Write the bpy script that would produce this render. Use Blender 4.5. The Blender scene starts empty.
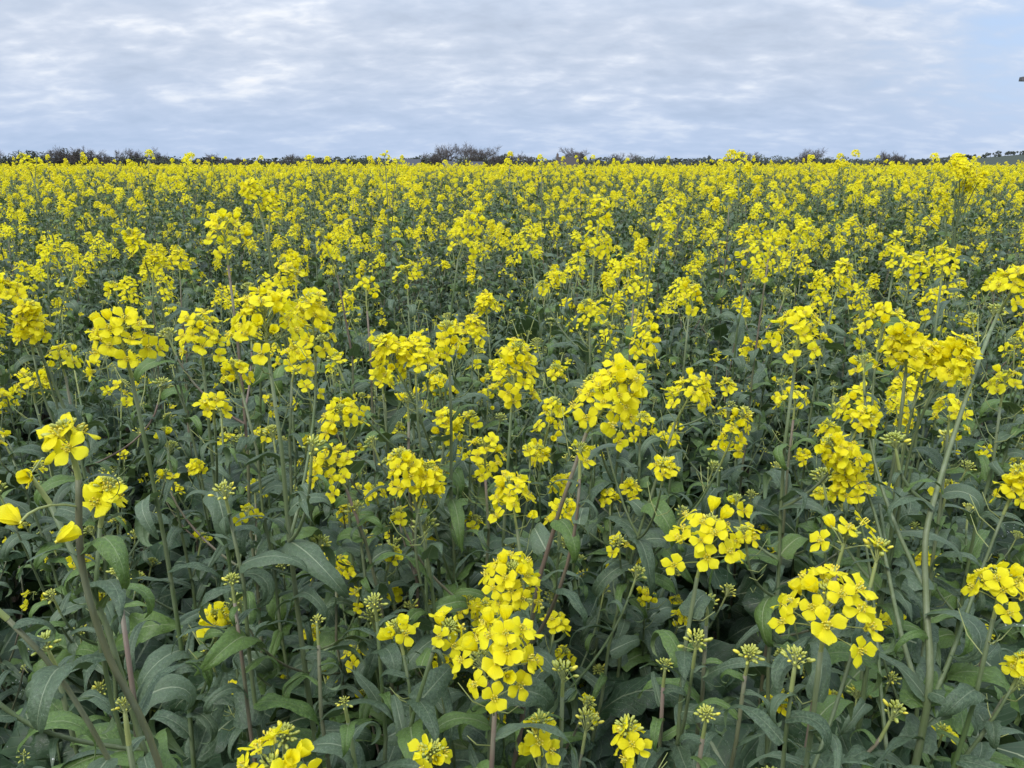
import bpy, math, random
import numpy as np
from mathutils import Vector, Matrix, Euler, noise

PI = math.pi
sc = bpy.context.scene
COL = sc.collection
rnd = random.Random(11)

# ------------------------------------------------------------------ camera
CAM = Vector((0.0, 0.0, 1.55))
FPX = 788.0
PITCH = math.atan((384 - 160) / FPX)
cam_d = bpy.data.cameras.new('camera')
cam = bpy.data.objects.new('camera', cam_d)
COL.objects.link(cam)
cam_d.sensor_width = 36.0
cam_d.lens = 36.0 * FPX / 1024.0
cam_d.clip_start = 0.02
cam_d.clip_end = 8000
cam.location = CAM
cam.rotation_euler = (PI / 2 - PITCH, 0, 0)
sc.camera = cam

def at(px, py, d):
    """the place d metres from the lens along the line of sight through a measured photo point"""
    x, y = (px - 512) / FPX, (384 - py) / FPX
    v = Vector((x, math.cos(PITCH) + y * math.sin(PITCH), -math.sin(PITCH) + y * math.cos(PITCH)))
    return CAM + v.normalized() * d

def px_of(p):
    q = p - CAM
    f = q.y * math.cos(PITCH) - q.z * math.sin(PITCH)
    if f < 0.02: return None
    u = q.y * math.sin(PITCH) + q.z * math.cos(PITCH)
    return (512 + FPX * q.x / f, 384 - FPX * u / f)

# ------------------------------------------------------------------ node helpers
def N(nt, typ, **kw):
    n = nt.nodes.new(typ)
    for k, v in kw.items():
        if k in n.inputs.keys() if isinstance(k, str) else False:
            n.inputs[k].default_value = v
        else:
            setattr(n, k, v)
    return n
def setin(n, **kw):
    for k, v in kw.items(): n.inputs[k].default_value = v
    return n
def L(nt, a, b): nt.links.new(a, b)
def math_n(nt, op, a, b=None, c=None, clamp=False):
    n = nt.nodes.new('ShaderNodeMath'); n.operation = op; n.use_clamp = clamp
    for i, v in enumerate((a, b, c)):
        if v is None: continue
        if isinstance(v, (int, float)): n.inputs[i].default_value = v
        else: nt.links.new(v, n.inputs[i])
    return n.outputs[0]
def mixc(nt, fac, a, b):
    n = nt.nodes.new('ShaderNodeMix'); n.data_type = 'RGBA'
    for s, v in ((n.inputs[0], fac), (n.inputs[6], a), (n.inputs[7], b)):
        if isinstance(v, (int, float)): s.default_value = v
        elif isinstance(v, (tuple, list)): s.default_value = tuple(v) + ((1,) if len(v) == 3 else ())
        else: nt.links.new(v, s)
    return n.outputs[2]
def ramp(nt, fac, stops, interp='LINEAR'):
    n = nt.nodes.new('ShaderNodeValToRGB'); n.color_ramp.interpolation = interp
    el = n.color_ramp.elements
    while len(el) < len(stops): el.new(0.5)
    for e, (p, c) in zip(el, stops):
        e.position = p; e.color = tuple(c) + (1,) if len(c) == 3 else c
    nt.links.new(fac, n.inputs[0]); return n.outputs[0]
def maprange(nt, v, a, b, c, d, smooth=True):
    n = nt.nodes.new('ShaderNodeMapRange'); n.clamp = True
    if smooth: n.interpolation_type = 'SMOOTHSTEP'
    nt.links.new(v, n.inputs[0])
    for i, q in enumerate((a, b, c, d)): n.inputs[i + 1].default_value = q
    return n.outputs[0]
def noise_n(nt, vec, scale, detail=4, rough=0.5, dist=0.0):
    n = nt.nodes.new('ShaderNodeTexNoise')
    setin(n, Scale=scale, Detail=detail, Roughness=rough, Distortion=dist)
    if vec is not None: nt.links.new(vec, n.inputs['Vector'])
    return n

# ------------------------------------------------------------------ world, sun, exposure
SUN_EL, SUN_AZ = math.radians(48), math.radians(215)   # high, behind the photographer's left shoulder
w = bpy.data.worlds.new('World'); sc.world = w; w.use_nodes = True
nt = w.node_tree; nt.nodes.clear()
out = nt.nodes.new('ShaderNodeOutputWorld'); bg = nt.nodes.new('ShaderNodeBackground')
SKY_K = 0.1
bg.inputs[1].default_value = SKY_K
L(nt, bg.outputs[0], out.inputs[0])
sky = nt.nodes.new('ShaderNodeTexSky'); sky.sky_type = 'NISHITA'; sky.sun_disc = False
sky.sun_elevation = SUN_EL; sky.sun_rotation = SUN_AZ
sky.air_density = 1.2; sky.dust_density = 1.0
tc = nt.nodes.new('ShaderNodeTexCoord')
sep = nt.nodes.new('ShaderNodeSeparateXYZ'); L(nt, tc.outputs['Generated'], sep.inputs[0])
zc = math_n(nt, 'MAXIMUM', sep.outputs[2], 0.0)
den = math_n(nt, 'ADD', zc, 0.28)
cx = math_n(nt, 'DIVIDE', sep.outputs[0], den); cy = math_n(nt, 'DIVIDE', sep.outputs[1], den)
comb = nt.nodes.new('ShaderNodeCombineXYZ'); L(nt, cx, comb.inputs[0]); L(nt, cy, comb.inputs[1])
P = comb.outputs[0]
mp = nt.nodes.new('ShaderNodeMapping'); L(nt, P, mp.inputs[0]); mp.inputs['Location'].default_value = (3.1, 7.7, 0.4); mp.inputs['Scale'].default_value = (1.05, 1.45, 1.0)
Pm = mp.outputs[0]
n_big = noise_n(nt, Pm, 0.8, 2, 0.45, 0.2).outputs[0]
n_mid = noise_n(nt, Pm, 2.9, 4, 0.5, 0.25).outputs[0]
n_small = noise_n(nt, Pm, 9.0, 4, 0.5, 0.25).outputs[0]
s = math_n(nt, 'ADD', math_n(nt, 'MULTIPLY', n_big, 0.28), math_n(nt, 'ADD', math_n(nt, 'MULTIPLY', n_mid, 0.40), math_n(nt, 'MULTIPLY', n_small, 0.32)))
k = 1.0 / SKY_K
def lin(r, g, b):
    f = lambda c: ((c / 255 + 0.055) / 1.055) ** 2.4 if c > 10 else c / 255 / 12.92
    return (f(r), f(g), f(b))
def sk(r, g, b, m=0.69): return tuple(c * k * m for c in lin(r, g, b))
cloud = ramp(nt, s, [(0.36, sk(182, 195, 215)), (0.45, sk(193, 206, 226)), (0.51, sk(203, 214, 232)), (0.555, sk(216, 225, 240)), (0.60, sk(236, 241, 249)), (0.66, sk(253, 253, 254))])
# towards the horizon the deck closes up into smooth blue-grey
hz = maprange(nt, zc, 0.0, 0.13, 1.0, 0.0)
hcol = ramp(nt, s, [(0.38, sk(176, 196, 225)), (0.50, sk(185, 203, 231)), (0.62, sk(206, 219, 239))])
cloud2 = mixc(nt, hz, cloud, hcol)
# overcast sky: the zenith is brighter than the horizon
grad = maprange(nt, zc, 0.15, 1.0, 1.0, 2.6, smooth=False)
vm = nt.nodes.new('ShaderNodeVectorMath'); vm.operation = 'SCALE'; L(nt, cloud2, vm.inputs[0]); L(nt, grad, vm.inputs['Scale'])
# a gap in the deck up to the right, where the blue shows
gdir = Vector((0.84, 1.0, 0.36)).normalized()
dp = nt.nodes.new('ShaderNodeVectorMath'); dp.operation = 'DOT_PRODUCT'
L(nt, tc.outputs['Generated'], dp.inputs[0]); dp.inputs[1].default_value = gdir
gap = maprange(nt, math_n(nt, 'ADD', dp.outputs['Value'], math_n(nt, 'MULTIPLY', math_n(nt, 'SUBTRACT', s, 0.5), -0.20)), 0.940, 1.010, 0.0, 1.0)
skc = nt.nodes.new('ShaderNodeVectorMath'); skc.operation = 'MULTIPLY'; L(nt, sky.outputs[0], skc.inputs[0]); skc.inputs[1].default_value = (1.0, 1.0, 1.0)
fin = mixc(nt, gap, vm.outputs[0], mixc(nt, 0.88, skc.outputs[0], sk(182, 207, 244)))
L(nt, fin, bg.inputs[0])

sun_d = bpy.data.lights.new('sun', 'SUN'); sun = bpy.data.objects.new('sun', sun_d); COL.objects.link(sun)
sun_d.energy = 1.5; sun_d.angle = math.radians(14); sun_d.color = (1.0, 0.965, 0.90)
sdir = Vector((math.sin(SUN_AZ) * math.cos(SUN_EL), math.cos(SUN_AZ) * math.cos(SUN_EL), math.sin(SUN_EL)))
sun.rotation_euler = sdir.to_track_quat('Z', 'Y').to_euler()
sun.location = (0, -20, 30)
sc.view_settings.view_transform = 'Standard'; sc.view_settings.look = 'None'
sc.view_settings.gamma = 1.0; sc.view_settings.exposure = 0.62
sc.view_settings.use_curve_mapping = False
sc.render.engine = 'CYCLES'
sc.cycles.use_denoising = True
sc.cycles.max_bounces = 6; sc.cycles.diffuse_bounces = 4; sc.cycles.glossy_bounces = 2
sc.cycles.transmission_bounces = 4; sc.cycles.transparent_max_bounces = 4
sc.cycles.pixel_filter_type = 'BLACKMAN_HARRIS'; sc.cycles.filter_width = 1.5

# ------------------------------------------------------------------ materials
def newmat(name):
    m = bpy.data.materials.new(name); m.use_nodes = True
    m.node_tree.nodes.clear()
    o = m.node_tree.nodes.new('ShaderNodeOutputMaterial')
    b = m.node_tree.nodes.new('ShaderNodeBsdfPrincipled')
    m.node_tree.links.new(b.outputs[0], o.inputs[0])
    return m, m.node_tree, b, o
def rand_out(nt):
    return nt.nodes.new('ShaderNodeObjectInfo').outputs['Random']

def petal_material():
    m, nt, b, o = newmat('petal_yellow')
    tcn = nt.nodes.new('ShaderNodeTexCoord'); uv = tcn.outputs['UV']
    sp = nt.nodes.new('ShaderNodeSeparateXYZ'); L(nt, uv, sp.inputs[0])
    r = rand_out(nt)
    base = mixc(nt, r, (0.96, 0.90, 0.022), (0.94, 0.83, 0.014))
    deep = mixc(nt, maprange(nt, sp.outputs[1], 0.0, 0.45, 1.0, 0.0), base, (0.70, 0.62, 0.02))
    # faint veins running along the petal
    wv = math_n(nt, 'SINE', math_n(nt, 'MULTIPLY', sp.outputs[0], 60.0))
    col = mixc(nt, math_n(nt, 'MULTIPLY', maprange(nt, wv, 0.3, 1.0, 0.0, 1.0), 0.12), deep, (0.78, 0.60, 0.006))
    nz = noise_n(nt, tcn.outputs['Object'], 260, 3, 0.6)
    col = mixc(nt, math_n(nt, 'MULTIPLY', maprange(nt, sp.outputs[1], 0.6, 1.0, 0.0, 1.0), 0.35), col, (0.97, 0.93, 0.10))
    bu = nt.nodes.new('ShaderNodeBump'); bu.inputs['Strength'].default_value = 0.3; bu.inputs['Distance'].default_value = 0.0003
    L(nt, math_n(nt, 'ADD', wv, math_n(nt, 'MULTIPLY', nz.outputs[0], 4.0)), bu.inputs['Height']); L(nt, bu.outputs[0], b.inputs['Normal'])
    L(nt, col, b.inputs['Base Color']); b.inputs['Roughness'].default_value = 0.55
    b.inputs['Specular IOR Level'].default_value = 0.25
    t = nt.nodes.new('ShaderNodeBsdfTranslucent'); L(nt, col, t.inputs[0])
    mx = nt.nodes.new('ShaderNodeMixShader'); mx.inputs[0].default_value = 0.5
    L(nt, b.outputs[0], mx.inputs[1]); L(nt, t.outputs[0], mx.inputs[2]); L(nt, mx.outputs[0], o.inputs[0])
    return m
def leaf_material(name, c1, c2, under, rib, ribw, rough):
    m, nt, b, o = newmat(name)
    tcn = nt.nodes.new('ShaderNodeTexCoord'); sp = nt.nodes.new('ShaderNodeSeparateXYZ'); L(nt, tcn.outputs['UV'], sp.inputs[0])
    u, v = sp.outputs[0], sp.outputs[1]
    r = rand_out(nt)
    au = math_n(nt, 'ABSOLUTE', math_n(nt, 'SUBTRACT', u, 0.5))
    nz = noise_n(nt, tcn.outputs['Object'], 38, 4, 0.6)
    base = mixc(nt, r, c1, c2)
    base = mixc(nt, maprange(nt, nz.outputs[0], 0.35, 0.7, 0.0, 0.7), base, tuple(x * 1.45 for x in c2))
    # side veins: slanted stripes, paler
    sv = math_n(nt, 'FRACT', math_n(nt, 'MULTIPLY', math_n(nt, 'SUBTRACT', v, math_n(nt, 'MULTIPLY', au, 0.55)), 8.0))
    dv = math_n(nt, 'ABSOLUTE', math_n(nt, 'SUBTRACT', sv, 0.5))
    vein = maprange(nt, dv, 0.0, 0.07, 0.16, 0.0)
    col = mixc(nt, vein, base, rib)
    ribm = math_n(nt, 'MULTIPLY', maprange(nt, math_n(nt, 'SUBTRACT', au, math_n(nt, 'MULTIPLY', math_n(nt, 'SUBTRACT', 1.05, v), ribw)), 0.0, 0.012, 1.0, 0.0), maprange(nt, r, 0.0, 1.0, 0.25, 0.95, False))
    col = mixc(nt, ribm, col, rib)
    # dried specks and dew
    vo = nt.nodes.new('ShaderNodeTexVoronoi'); vo.inputs['Scale'].default_value = 150; L(nt, tcn.outputs['Object'], vo.inputs['Vector'])
    gt = noise_n(nt, tcn.outputs['Object'], 22, 2)
    spot = math_n(nt, 'MULTIPLY', maprange(nt, vo.outputs['Distance'], 0.12, 0.20, 1.0, 0.0), maprange(nt, gt.outputs[0], 0.54, 0.60, 0.0, 0.9))
    col = mixc(nt, spot, col, (0.60, 0.63, 0.60))
    geo = nt.nodes.new('ShaderNodeNewGeometry')
    und = mixc(nt, ribm, under, tuple(x * 1.15 for x in rib))
    col = mixc(nt, geo.outputs['Backfacing'], col, und)
    L(nt, col, b.inputs['Base Color'])
    b.inputs['Specular IOR Level'].default_value = 0.38
    L(nt, maprange(nt, nz.outputs[0], 0.3, 0.7, rough - 0.07, rough + 0.13), b.inputs['Roughness'])
    bu = nt.nodes.new('ShaderNodeBump'); bu.inputs['Strength'].default_value = 0.35; bu.inputs['Distance'].default_value = 0.002
    hsum = math_n(nt, 'ADD', math_n(nt, 'MULTIPLY', vein, -4.0), math_n(nt, 'MULTIPLY', nz.outputs[0], 1.4))
    L(nt, hsum, bu.inputs['Height']); L(nt, bu.outputs[0], b.inputs['Normal'])
    t = nt.nodes.new('ShaderNodeBsdfTranslucent'); L(nt, mixc(nt, 0.5, col, (0.10, 0.17, 0.03)), t.inputs[0])
    mx = nt.nodes.new('ShaderNodeMixShader'); mx.inputs[0].default_value = 0.20
    L(nt, b.outputs[0], mx.inputs[1]); L(nt, t.outputs[0], mx.inputs[2]); L(nt, mx.outputs[0], o.inputs[0])
    return m
def stem_material(name, purple):
    m, nt, b, o = newmat(name)
    tcn = nt.nodes.new('ShaderNodeTexCoord')
    mpn = nt.nodes.new('ShaderNodeMapping'); L(nt, tcn.outputs['Object'], mpn.inputs[0]); mpn.inputs['Scale'].default_value = (1, 1, 0.22)
    nz = noise_n(nt, mpn.outputs[0], 130, 4, 0.6); n2 = noise_n(nt, tcn.outputs['Object'], 7, 2)
    r = rand_out(nt)
    g = mixc(nt, r, (0.075, 0.120, 0.038), (0.120, 0.160, 0.068))
    br = math_n(nt, 'MULTIPLY', maprange(nt, n2.outputs[0], 0.42, 0.62, 0.0, 1.0), 0.55 if purple else 0.12)
    if purple: br = math_n(nt, 'ADD', br, 0.35)
    c = mixc(nt, br, g, (0.165, 0.112, 0.092))
    c = mixc(nt, maprange(nt, nz.outputs[0], 0.45, 0.7, 0.0, 0.4), c, (0.22, 0.25, 0.17))
    L(nt, c, b.inputs['Base Color']); b.inputs['Roughness'].default_value = 0.55
    return m
def simple(name, c1, c2, rough=0.6, scale=200.0):
    m, nt, b, o = newmat(name)
    tcn = nt.nodes.new('ShaderNodeTexCoord'); nz = noise_n(nt, tcn.outputs['Object'], scale, 4, 0.6)
    f = math_n(nt, 'ADD', math_n(nt, 'MULTIPLY', nz.outputs[0], 0.7), math_n(nt, 'MULTIPLY', rand_out(nt), 0.4), clamp=True)
    L(nt, mixc(nt, f, c1, c2), b.inputs['Base Color']); b.inputs['Roughness'].default_value = rough
    return m
M_PETAL = petal_material()
M_LEAF = leaf_material('leaf_upper', (0.026, 0.054, 0.026), (0.082, 0.124, 0.070), (0.105, 0.160, 0.075), (0.26, 0.31, 0.20), 0.022, 0.42)
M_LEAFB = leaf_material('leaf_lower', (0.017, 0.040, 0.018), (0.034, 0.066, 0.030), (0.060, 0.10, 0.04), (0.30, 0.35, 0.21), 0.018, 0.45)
M_LEAFG = leaf_material('leaf_fresh', (0.052, 0.105, 0.022), (0.092, 0.155, 0.038), (0.11, 0.16, 0.06), (0.26, 0.31, 0.16), 0.022, 0.42)
M_STEM = stem_material('stem_green', 0.0)
M_STEMP = stem_material('stem_purple', 1.0)
M_PED = simple('pedicel_green', (0.20, 0.25, 0.07), (0.30, 0.33, 0.12))
M_BUD = simple('bud_green', (0.24, 0.31, 0.06), (0.46, 0.46, 0.08), 0.45, 300)
M_BUDY = simple('bud_yellow', (0.70, 0.62, 0.04), (0.75, 0.66, 0.08), 0.5, 300)
M_ANTH = simple('anther', (0.62, 0.46, 0.03), (0.70, 0.60, 0.06))
MATS = [M_PETAL, M_LEAF, M_LEAFB, M_LEAFG, M_STEM, M_PED, M_BUD, M_BUDY, M_ANTH, M_STEMP]
PETAL, LEAF, LEAFB, LEAFG, STEM, PED, BUD, BUDY, ANTH, STEMP = range(10)

# ------------------------------------------------------------------ geometry accumulator
class Geo:
    def __init__(s): s.V = []; s.F = []; s.M = []; s.UV = []; s.n = 0
    def add(s, V, F, m, UV=None):
        V = np.asarray(V, float)
        s.V.append(V); s.UV.append(np.zeros((len(V), 2)) if UV is None else np.asarray(UV, float))
        n = s.n
        s.F.extend([tuple(i + n for i in f) for f in F])
        s.M.extend([m] * len(F) if isinstance(m, int) else m); s.n += len(V)
        return s
    def add_geo(s, g, mat4=None):
        V = g.verts()
        if mat4 is not None:
            A = np.array(mat4); V = V @ A[:3, :3].T + A[:3, 3]
        s.V.append(V); s.UV.append(g.uvs()); n = s.n
        s.F.extend([tuple(i + n for i in f) for f in g.F]); s.M.extend(g.M); s.n += len(V)
    def verts(s):
        if len(s.V) > 1: s.V = [np.concatenate(s.V)]; s.UV = [np.concatenate(s.UV)]
        return s.V[0]
    def uvs(s): s.verts(); return s.UV[0]
    def mesh(s, name, mats=None, smooth=True):
        me = bpy.data.meshes.new(name)
        V = s.verts()
        used = sorted(set(s.M)); idx = {u: i for i, u in enumerate(used)}
        me.from_pydata(V.tolist(), [], s.F)
        for u in used: me.materials.append((mats or MATS)[u])
        me.polygons.foreach_set('material_index', [idx[m] for m in s.M])
        me.polygons.foreach_set('use_smooth', [smooth] * len(s.F))
        uvl = me.uv_layers.new(name='UVMap')
        li = np.zeros(len(me.loops), int); me.loops.foreach_get('vertex_index', li)
        uvl.data.foreach_set('uv', s.uvs()[li].ravel())
        me.update()
        return me

def tube(g, pts, rad, m, n=6, cap=True):
    pts = [Vector(p) for p in pts]; V = []
    t0 = (pts[1] - pts[0]).normalized()
    a = t0.orthogonal().normalized()
    for i, p in enumerate(pts):
        t = (pts[min(i + 1, len(pts) - 1)] - pts[max(i - 1, 0)]).normalized()
        a = (a - t * a.dot(t)).normalized(); b = t.cross(a)
        r = rad[i] if hasattr(rad, '__len__') else rad
        for j in range(n):
            q = 2 * PI * j / n
            V.append(p + a * (math.cos(q) * r) + b * (math.sin(q) * r))
    F = []
    for i in range(len(pts) - 1):
        for j in range(n):
            k2 = (j + 1) % n
            F.append((i * n + j, i * n + k2, (i + 1) * n + k2, (i + 1) * n + j))
    if cap: F.append(tuple((len(pts) - 1) * n + j for j in range(n)))
    g.add([tuple(v) for v in V], F, m)

def ellipsoid(g, c, axis, r, ln, m, nu=6, nv=4):
    q = Vector(axis).to_track_quat('Z', 'Y').to_matrix()
    V = []; F = []
    V.append(Vector((0, 0, -ln)))
    for i in range(1, nv):
        a = -PI / 2 + PI * i / nv
        for j in range(nu):
            b = 2 * PI * j / nu
            V.append(Vector((math.cos(a) * math.cos(b) * r, math.cos(a) * math.sin(b) * r, math.sin(a) * ln)))
    V.append(Vector((0, 0, ln)))
    for j in range(nu): F.append((0, 1 + (j + 1) % nu, 1 + j))
    for i in range(nv - 2):
        for j in range(nu):
            a = 1 + i * nu + j; b = 1 + i * nu + (j + 1) % nu
            F.append((a, b, b + nu, a + nu))
    e = len(V) - 1
    for j in range(nu): F.append((e, 1 + (nv - 2) * nu + j, 1 + (nv - 2) * nu + (j + 1) % nu))
    c = Vector(c)
    g.add([tuple(q @ v + c) for v in V], F, m)

# ------------------------------------------------------------------ flower, bud cluster, leaf shapes
def flower_geo(rg, hi=True, cup=0.35):
    """four petals in a cross, facing +Z, centre at the origin; about 18 mm across"""
    g = Geo()
    nu, nv = (4, 6) if hi else (2, 2)
    spin = rg.uniform(0, 0.4)
    for k2 in range(4):
        a = k2 * PI / 2 + rg.uniform(-0.16, 0.16) + (0.16 if k2 % 2 else -0.16)
        ln = 0.0096 * rg.uniform(0.88, 1.12); wd = 0.0037 * rg.uniform(0.9, 1.15)
        up = cup + rg.uniform(-0.25, 0.25); rec = rg.uniform(0.3, 0.9); ph = rg.uniform(0, 6)
        tw = rg.uniform(-0.35, 0.35)
        V = []; UV = []
        ts = (0, .28, .50, .70, .84, .94, 1.0) if hi else (0, .6, 1.0)
        for i in range(nv + 1):
            t = ts[i]
            prof = (0.16 + 1.0 * math.sin(min(1, t / 0.64) * PI / 2) ** 1.6) if t < 0.64 else (0.16 + 1.0 * math.sqrt(max(0, 1 - ((t - 0.62) / 0.38) ** 2)) + (0.18 if not hi and t > .9 else 0))
            for j in range(nu + 1):
                u = 2 * j / nu - 1
                tt = t - 0.13 * u * u * max(0, t - 0.5) / 0.5
                rr = 0.0006 + tt * ln
                z = 0.001 + up * rr * 1.0 - rec * (rr ** 2) * 45 * 0.9 + 0.0006 * math.sin(ph + 4.2 * u + 5 * t) * t + tw * u * wd * t * 0.6 - 0.0011 * u * u * t
                x = u * wd * prof
                V.append((math.cos(a) * rr - math.sin(a) * x, math.sin(a) * rr + math.cos(a) * x, z)); UV.append((j / nu, t))
        F = [(i * (nu + 1) + j, i * (nu + 1) + j + 1, (i + 1) * (nu + 1) + j + 1, (i + 1) * (nu + 1) + j) for i in range(nv) for j in range(nu)]
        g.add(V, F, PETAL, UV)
    if hi:
        for k2 in range(6):
            a = k2 * PI / 3 + 0.3; h = 0.0045 if k2 % 3 else 0.0032
            e = (math.cos(a) * 0.0019, math.sin(a) * 0.0019, h)
            tube(g, [(math.cos(a) * 0.0006, math.sin(a) * 0.0006, 0), e], [0.00025, 0.0002], BUDY, 3)
            ellipsoid(g, e, (0.2, 0.1, 1), 0.0006, 0.0011, ANTH, 4, 3)
        tube(g, [(0, 0, -0.002), (0, 0, 0.0045)], [0.0008, 0.0005], BUD, 4)
        for k2 in range(4):
            a = k2 * PI / 2 + PI / 4
            tube(g, [(math.cos(a) * 0.0006, math.sin(a) * 0.0006, -0.0015), (math.cos(a) * 0.0022, math.sin(a) * 0.0022, 0.0022)], [0.0008, 0.0004], BUDY, 3)
    else:
        tube(g, [(0, 0, -0.001), (0, 0, 0.0035)], [0.0012, 0.0009], ANTH, 3)
    return g
def closed_flower_geo(rg, hi=True):
    """half-open flower: petals still folded up into a tube"""
    g = Geo()
    nu, nv = (3, 4) if hi else (2, 2)
    for k2 in range(4):
        a = k2 * PI / 2 + rg.uniform(-0.2, 0.2); ln = 0.0108
        V = []; UV = []
        for i in range(nv + 1):
            t = i / nv; rr = 0.0010 + 0.0036 * t ** 1.3; z = t * ln
            prof = 0.3 + math.sin(min(1, t / 0.75) * PI / 2) * 0.9 if t < 0.8 else 1.1 - (t - 0.8) * 2.2
            for j in range(nu + 1):
                u = 2 * j / nu - 1
                x = u * 0.0036 * prof; r2 = rr - 0.0012 * u * u
                V.append((math.cos(a) * r2 - math.sin(a) * x, math.sin(a) * r2 + math.cos(a) * x, z)); UV.append((j / nu, t))
        F = [(i * (nu + 1) + j, i * (nu + 1) + j + 1, (i + 1) * (nu + 1) + j + 1, (i + 1) * (nu + 1) + j) for i in range(nv) for j in range(nu)]
        g.add(V, F, PETAL, UV)
    tube(g, [(0, 0, -0.001), (0, 0, 0.003)], [0.0008, 0.0014], BUDY, 4)
    return g
def buds_geo(rg, n, hi=True, yellow=0.15, spread=1.0):
    """dome of closed buds on short stalks along +Z, about 18 mm across"""
    g = Geo()
    for i in range(n):
        t = (i + 0.5) / n; a = i * 2.39996; e = math.acos(1 - 1.25 * t)
        d = Vector((math.sin(e) * math.cos(a), math.sin(e) * math.sin(a), math.cos(e)))
        rr = spread * (0.0035 + 0.0090 * t) * rg.uniform(0.75, 1.3)
        c = Vector((0, 0, -0.002 * t)) + d * rr
        if t > 0.55 and rg.random() < 0.22: continue
        sz = (0.55 + 0.6 * t) * rg.uniform(0.7, 1.15)
        mat = BUDY if (t > 0.6 and rg.random() < yellow) else BUD
        ax = (d + Vector((0, 0, 0.5))).normalized()
        ellipsoid(g, c, ax, 0.00122 * sz, 0.0027 * sz, mat, 5 if hi else 4, 4 if hi else 3)
        if hi: tube(g, [Vector((0, 0, -0.008 - 0.004 * t)), c - ax * 0.002], [0.0004, 0.0003], PED, 3)
    tube(g, [(0, 0, -0.016), (0, 0, 0.003)], [0.0012, 0.0008], PED, 4)
    return g

def leaf_geo(rg, kind, hi=True):
    """leaf growing along +Y from the origin, unit length 1, upper face +Z"""
    g = Geo()
    nu, nv = (6, 13) if hi else (2, 6)
    if kind == 'upper':
        W = rg.uniform(0.085, 0.16); arch = rg.uniform(0.9, 3.8); fold = rg.uniform(0.2, 0.9); wav = rg.uniform(0.008, 0.026); mat = LEAF if rg.random() < 0.68 else LEAFG
    elif kind == 'curled':
        W = rg.uniform(0.05, 0.085); arch = rg.uniform(1.6, 4.2); fold = rg.uniform(0.5, 1.4); wav = rg.uniform(0.01, 0.03); mat = LEAF if rg.random() < 0.8 else LEAFG
    elif kind == 'broad':
        W = rg.uniform(0.15, 0.23); arch = rg.uniform(0.8, 3.0); fold = rg.uniform(0.05, 0.6); wav = rg.uniform(0.035, 0.075); mat = rg.choice((LEAF, LEAF, LEAFB, LEAFB, LEAFG))
    else:
        W = rg.uniform(0.24, 0.33); arch = rg.uniform(0.3, 1.8); fold = rg.uniform(0.0, 0.4); wav = rg.uniform(0.045, 0.085); mat = LEAFB
    side = rg.uniform(-0.5, 0.5); twist = rg.uniform(-1.1, 1.1); ph = [rg.uniform(0, 6) for _ in range(4)]
    curl = rg.uniform(0.0, 1.4)
    y = z = x0 = 0.0; th = 0.0; V = []; UV = []
    for i in range(nv + 1):
        s2 = i / nv
        if i:
            y += math.cos(th) / nv; z += math.sin(th) / nv; x0 += side * s2 / nv
            th -= (arch * (0.55 + 1.3 * s2) + curl * (s2 ** 3) * 1.6) / nv
        if kind in ('upper', 'curled'):
            pr = (0.85 if s2 < 0.06 else 1.0) * (1 - s2) ** 0.75 * (1 + 0.35 * math.exp(-((s2 - 0.08) / 0.09) ** 2)) * (0.8 + 0.55 * math.sin(s2 * PI)) + 0.01
        elif kind == 'broad':
            pr = math.sin(PI * min(1, 0.10 + 0.90 * s2) ** 0.85) ** 0.8 if s2 < 1 else 0.02
            pr = max(pr, 0.03) * (1 + 0.10 * math.sin(s2 * 31 + ph[0]))
        else:
            pr = (0.10 + 0.28 * max(0, math.sin(s2 * 26)) * (s2 > 0.08)) if s2 < 0.36 else max(0.03, math.sin(PI * (0.16 + 0.84 * (s2 - 0.36) / 0.64) ** 0.9)) ** 0.65
            pr *= 1 + 0.15 * math.sin(s2 * 24 + ph[0])
        for j in range(nu + 1):
            u = 2 * j / nu - 1; sg = 1 if u > 0 else -1
            ww = W * pr * (1 + 0.07 * math.sin(s2 * 19 + ph[1] + sg))
            dz = fold * abs(u) * ww * (1 - 0.75 * abs(u)) + wav * math.sin(s2 * 15 + ph[2 if u > 0 else 3]) * abs(u) ** 1.5
            dz += -0.35 * curl * abs(u) ** 2 * ww
            if kind in ('broad', 'lower'): dz += 0.012 * math.sin(s2 * 34 + u * 5 + ph[3]) * (0.4 + abs(u))
            tw = twist * s2
            xx = u * ww
            X = xx * math.cos(tw) - dz * math.sin(tw); Z = xx * math.sin(tw) + dz * math.cos(tw)
            V.append((x0 + X, y - Z * math.sin(th), z + Z * math.cos(th))); UV.append((j / nu, s2))
    F = [(i * (nu + 1) + j, i * (nu + 1) + j + 1, (i + 1) * (nu + 1) + j + 1, (i + 1) * (nu + 1) + j) for i in range(nv) for j in range(nu)]
    g.add(V, F, mat, UV)
    return g

# every shape exists in a fine and a coarse version of the same form
LIB = {}
def make_lib(key, n, fn):
    for i in range(n):
        seed = hash_seed(key, i)
        hi = fn(random.Random(seed), True); lo = fn(random.Random(seed), False)
        LIB[(key, i)] = dict(hi=hi, lo=lo, mhi=hi.mesh(key), mlo=lo.mesh(key))
    LIB[key] = n
def hash_seed(key, i): return sum(ord(c) * (k2 + 3) for k2, c in enumerate(key)) * 31 + i * 977
make_lib('flower', 8, lambda r, h: flower_geo(r, h, r.uniform(0.2, 0.75)))
make_lib('closed', 3, closed_flower_geo)
make_lib('buds', 5, lambda r, h: buds_geo(r, r.choice((28, 34, 40)) if h else 16, h, 0.15, r.uniform(0.55, 0.85)))
make_lib('upper', 12, lambda r, h: leaf_geo(r, 'upper', h))
make_lib('curled', 12, lambda r, h: leaf_geo(r, 'curled', h))
make_lib('broad', 8, lambda r, h: leaf_geo(r, 'broad', h))
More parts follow.
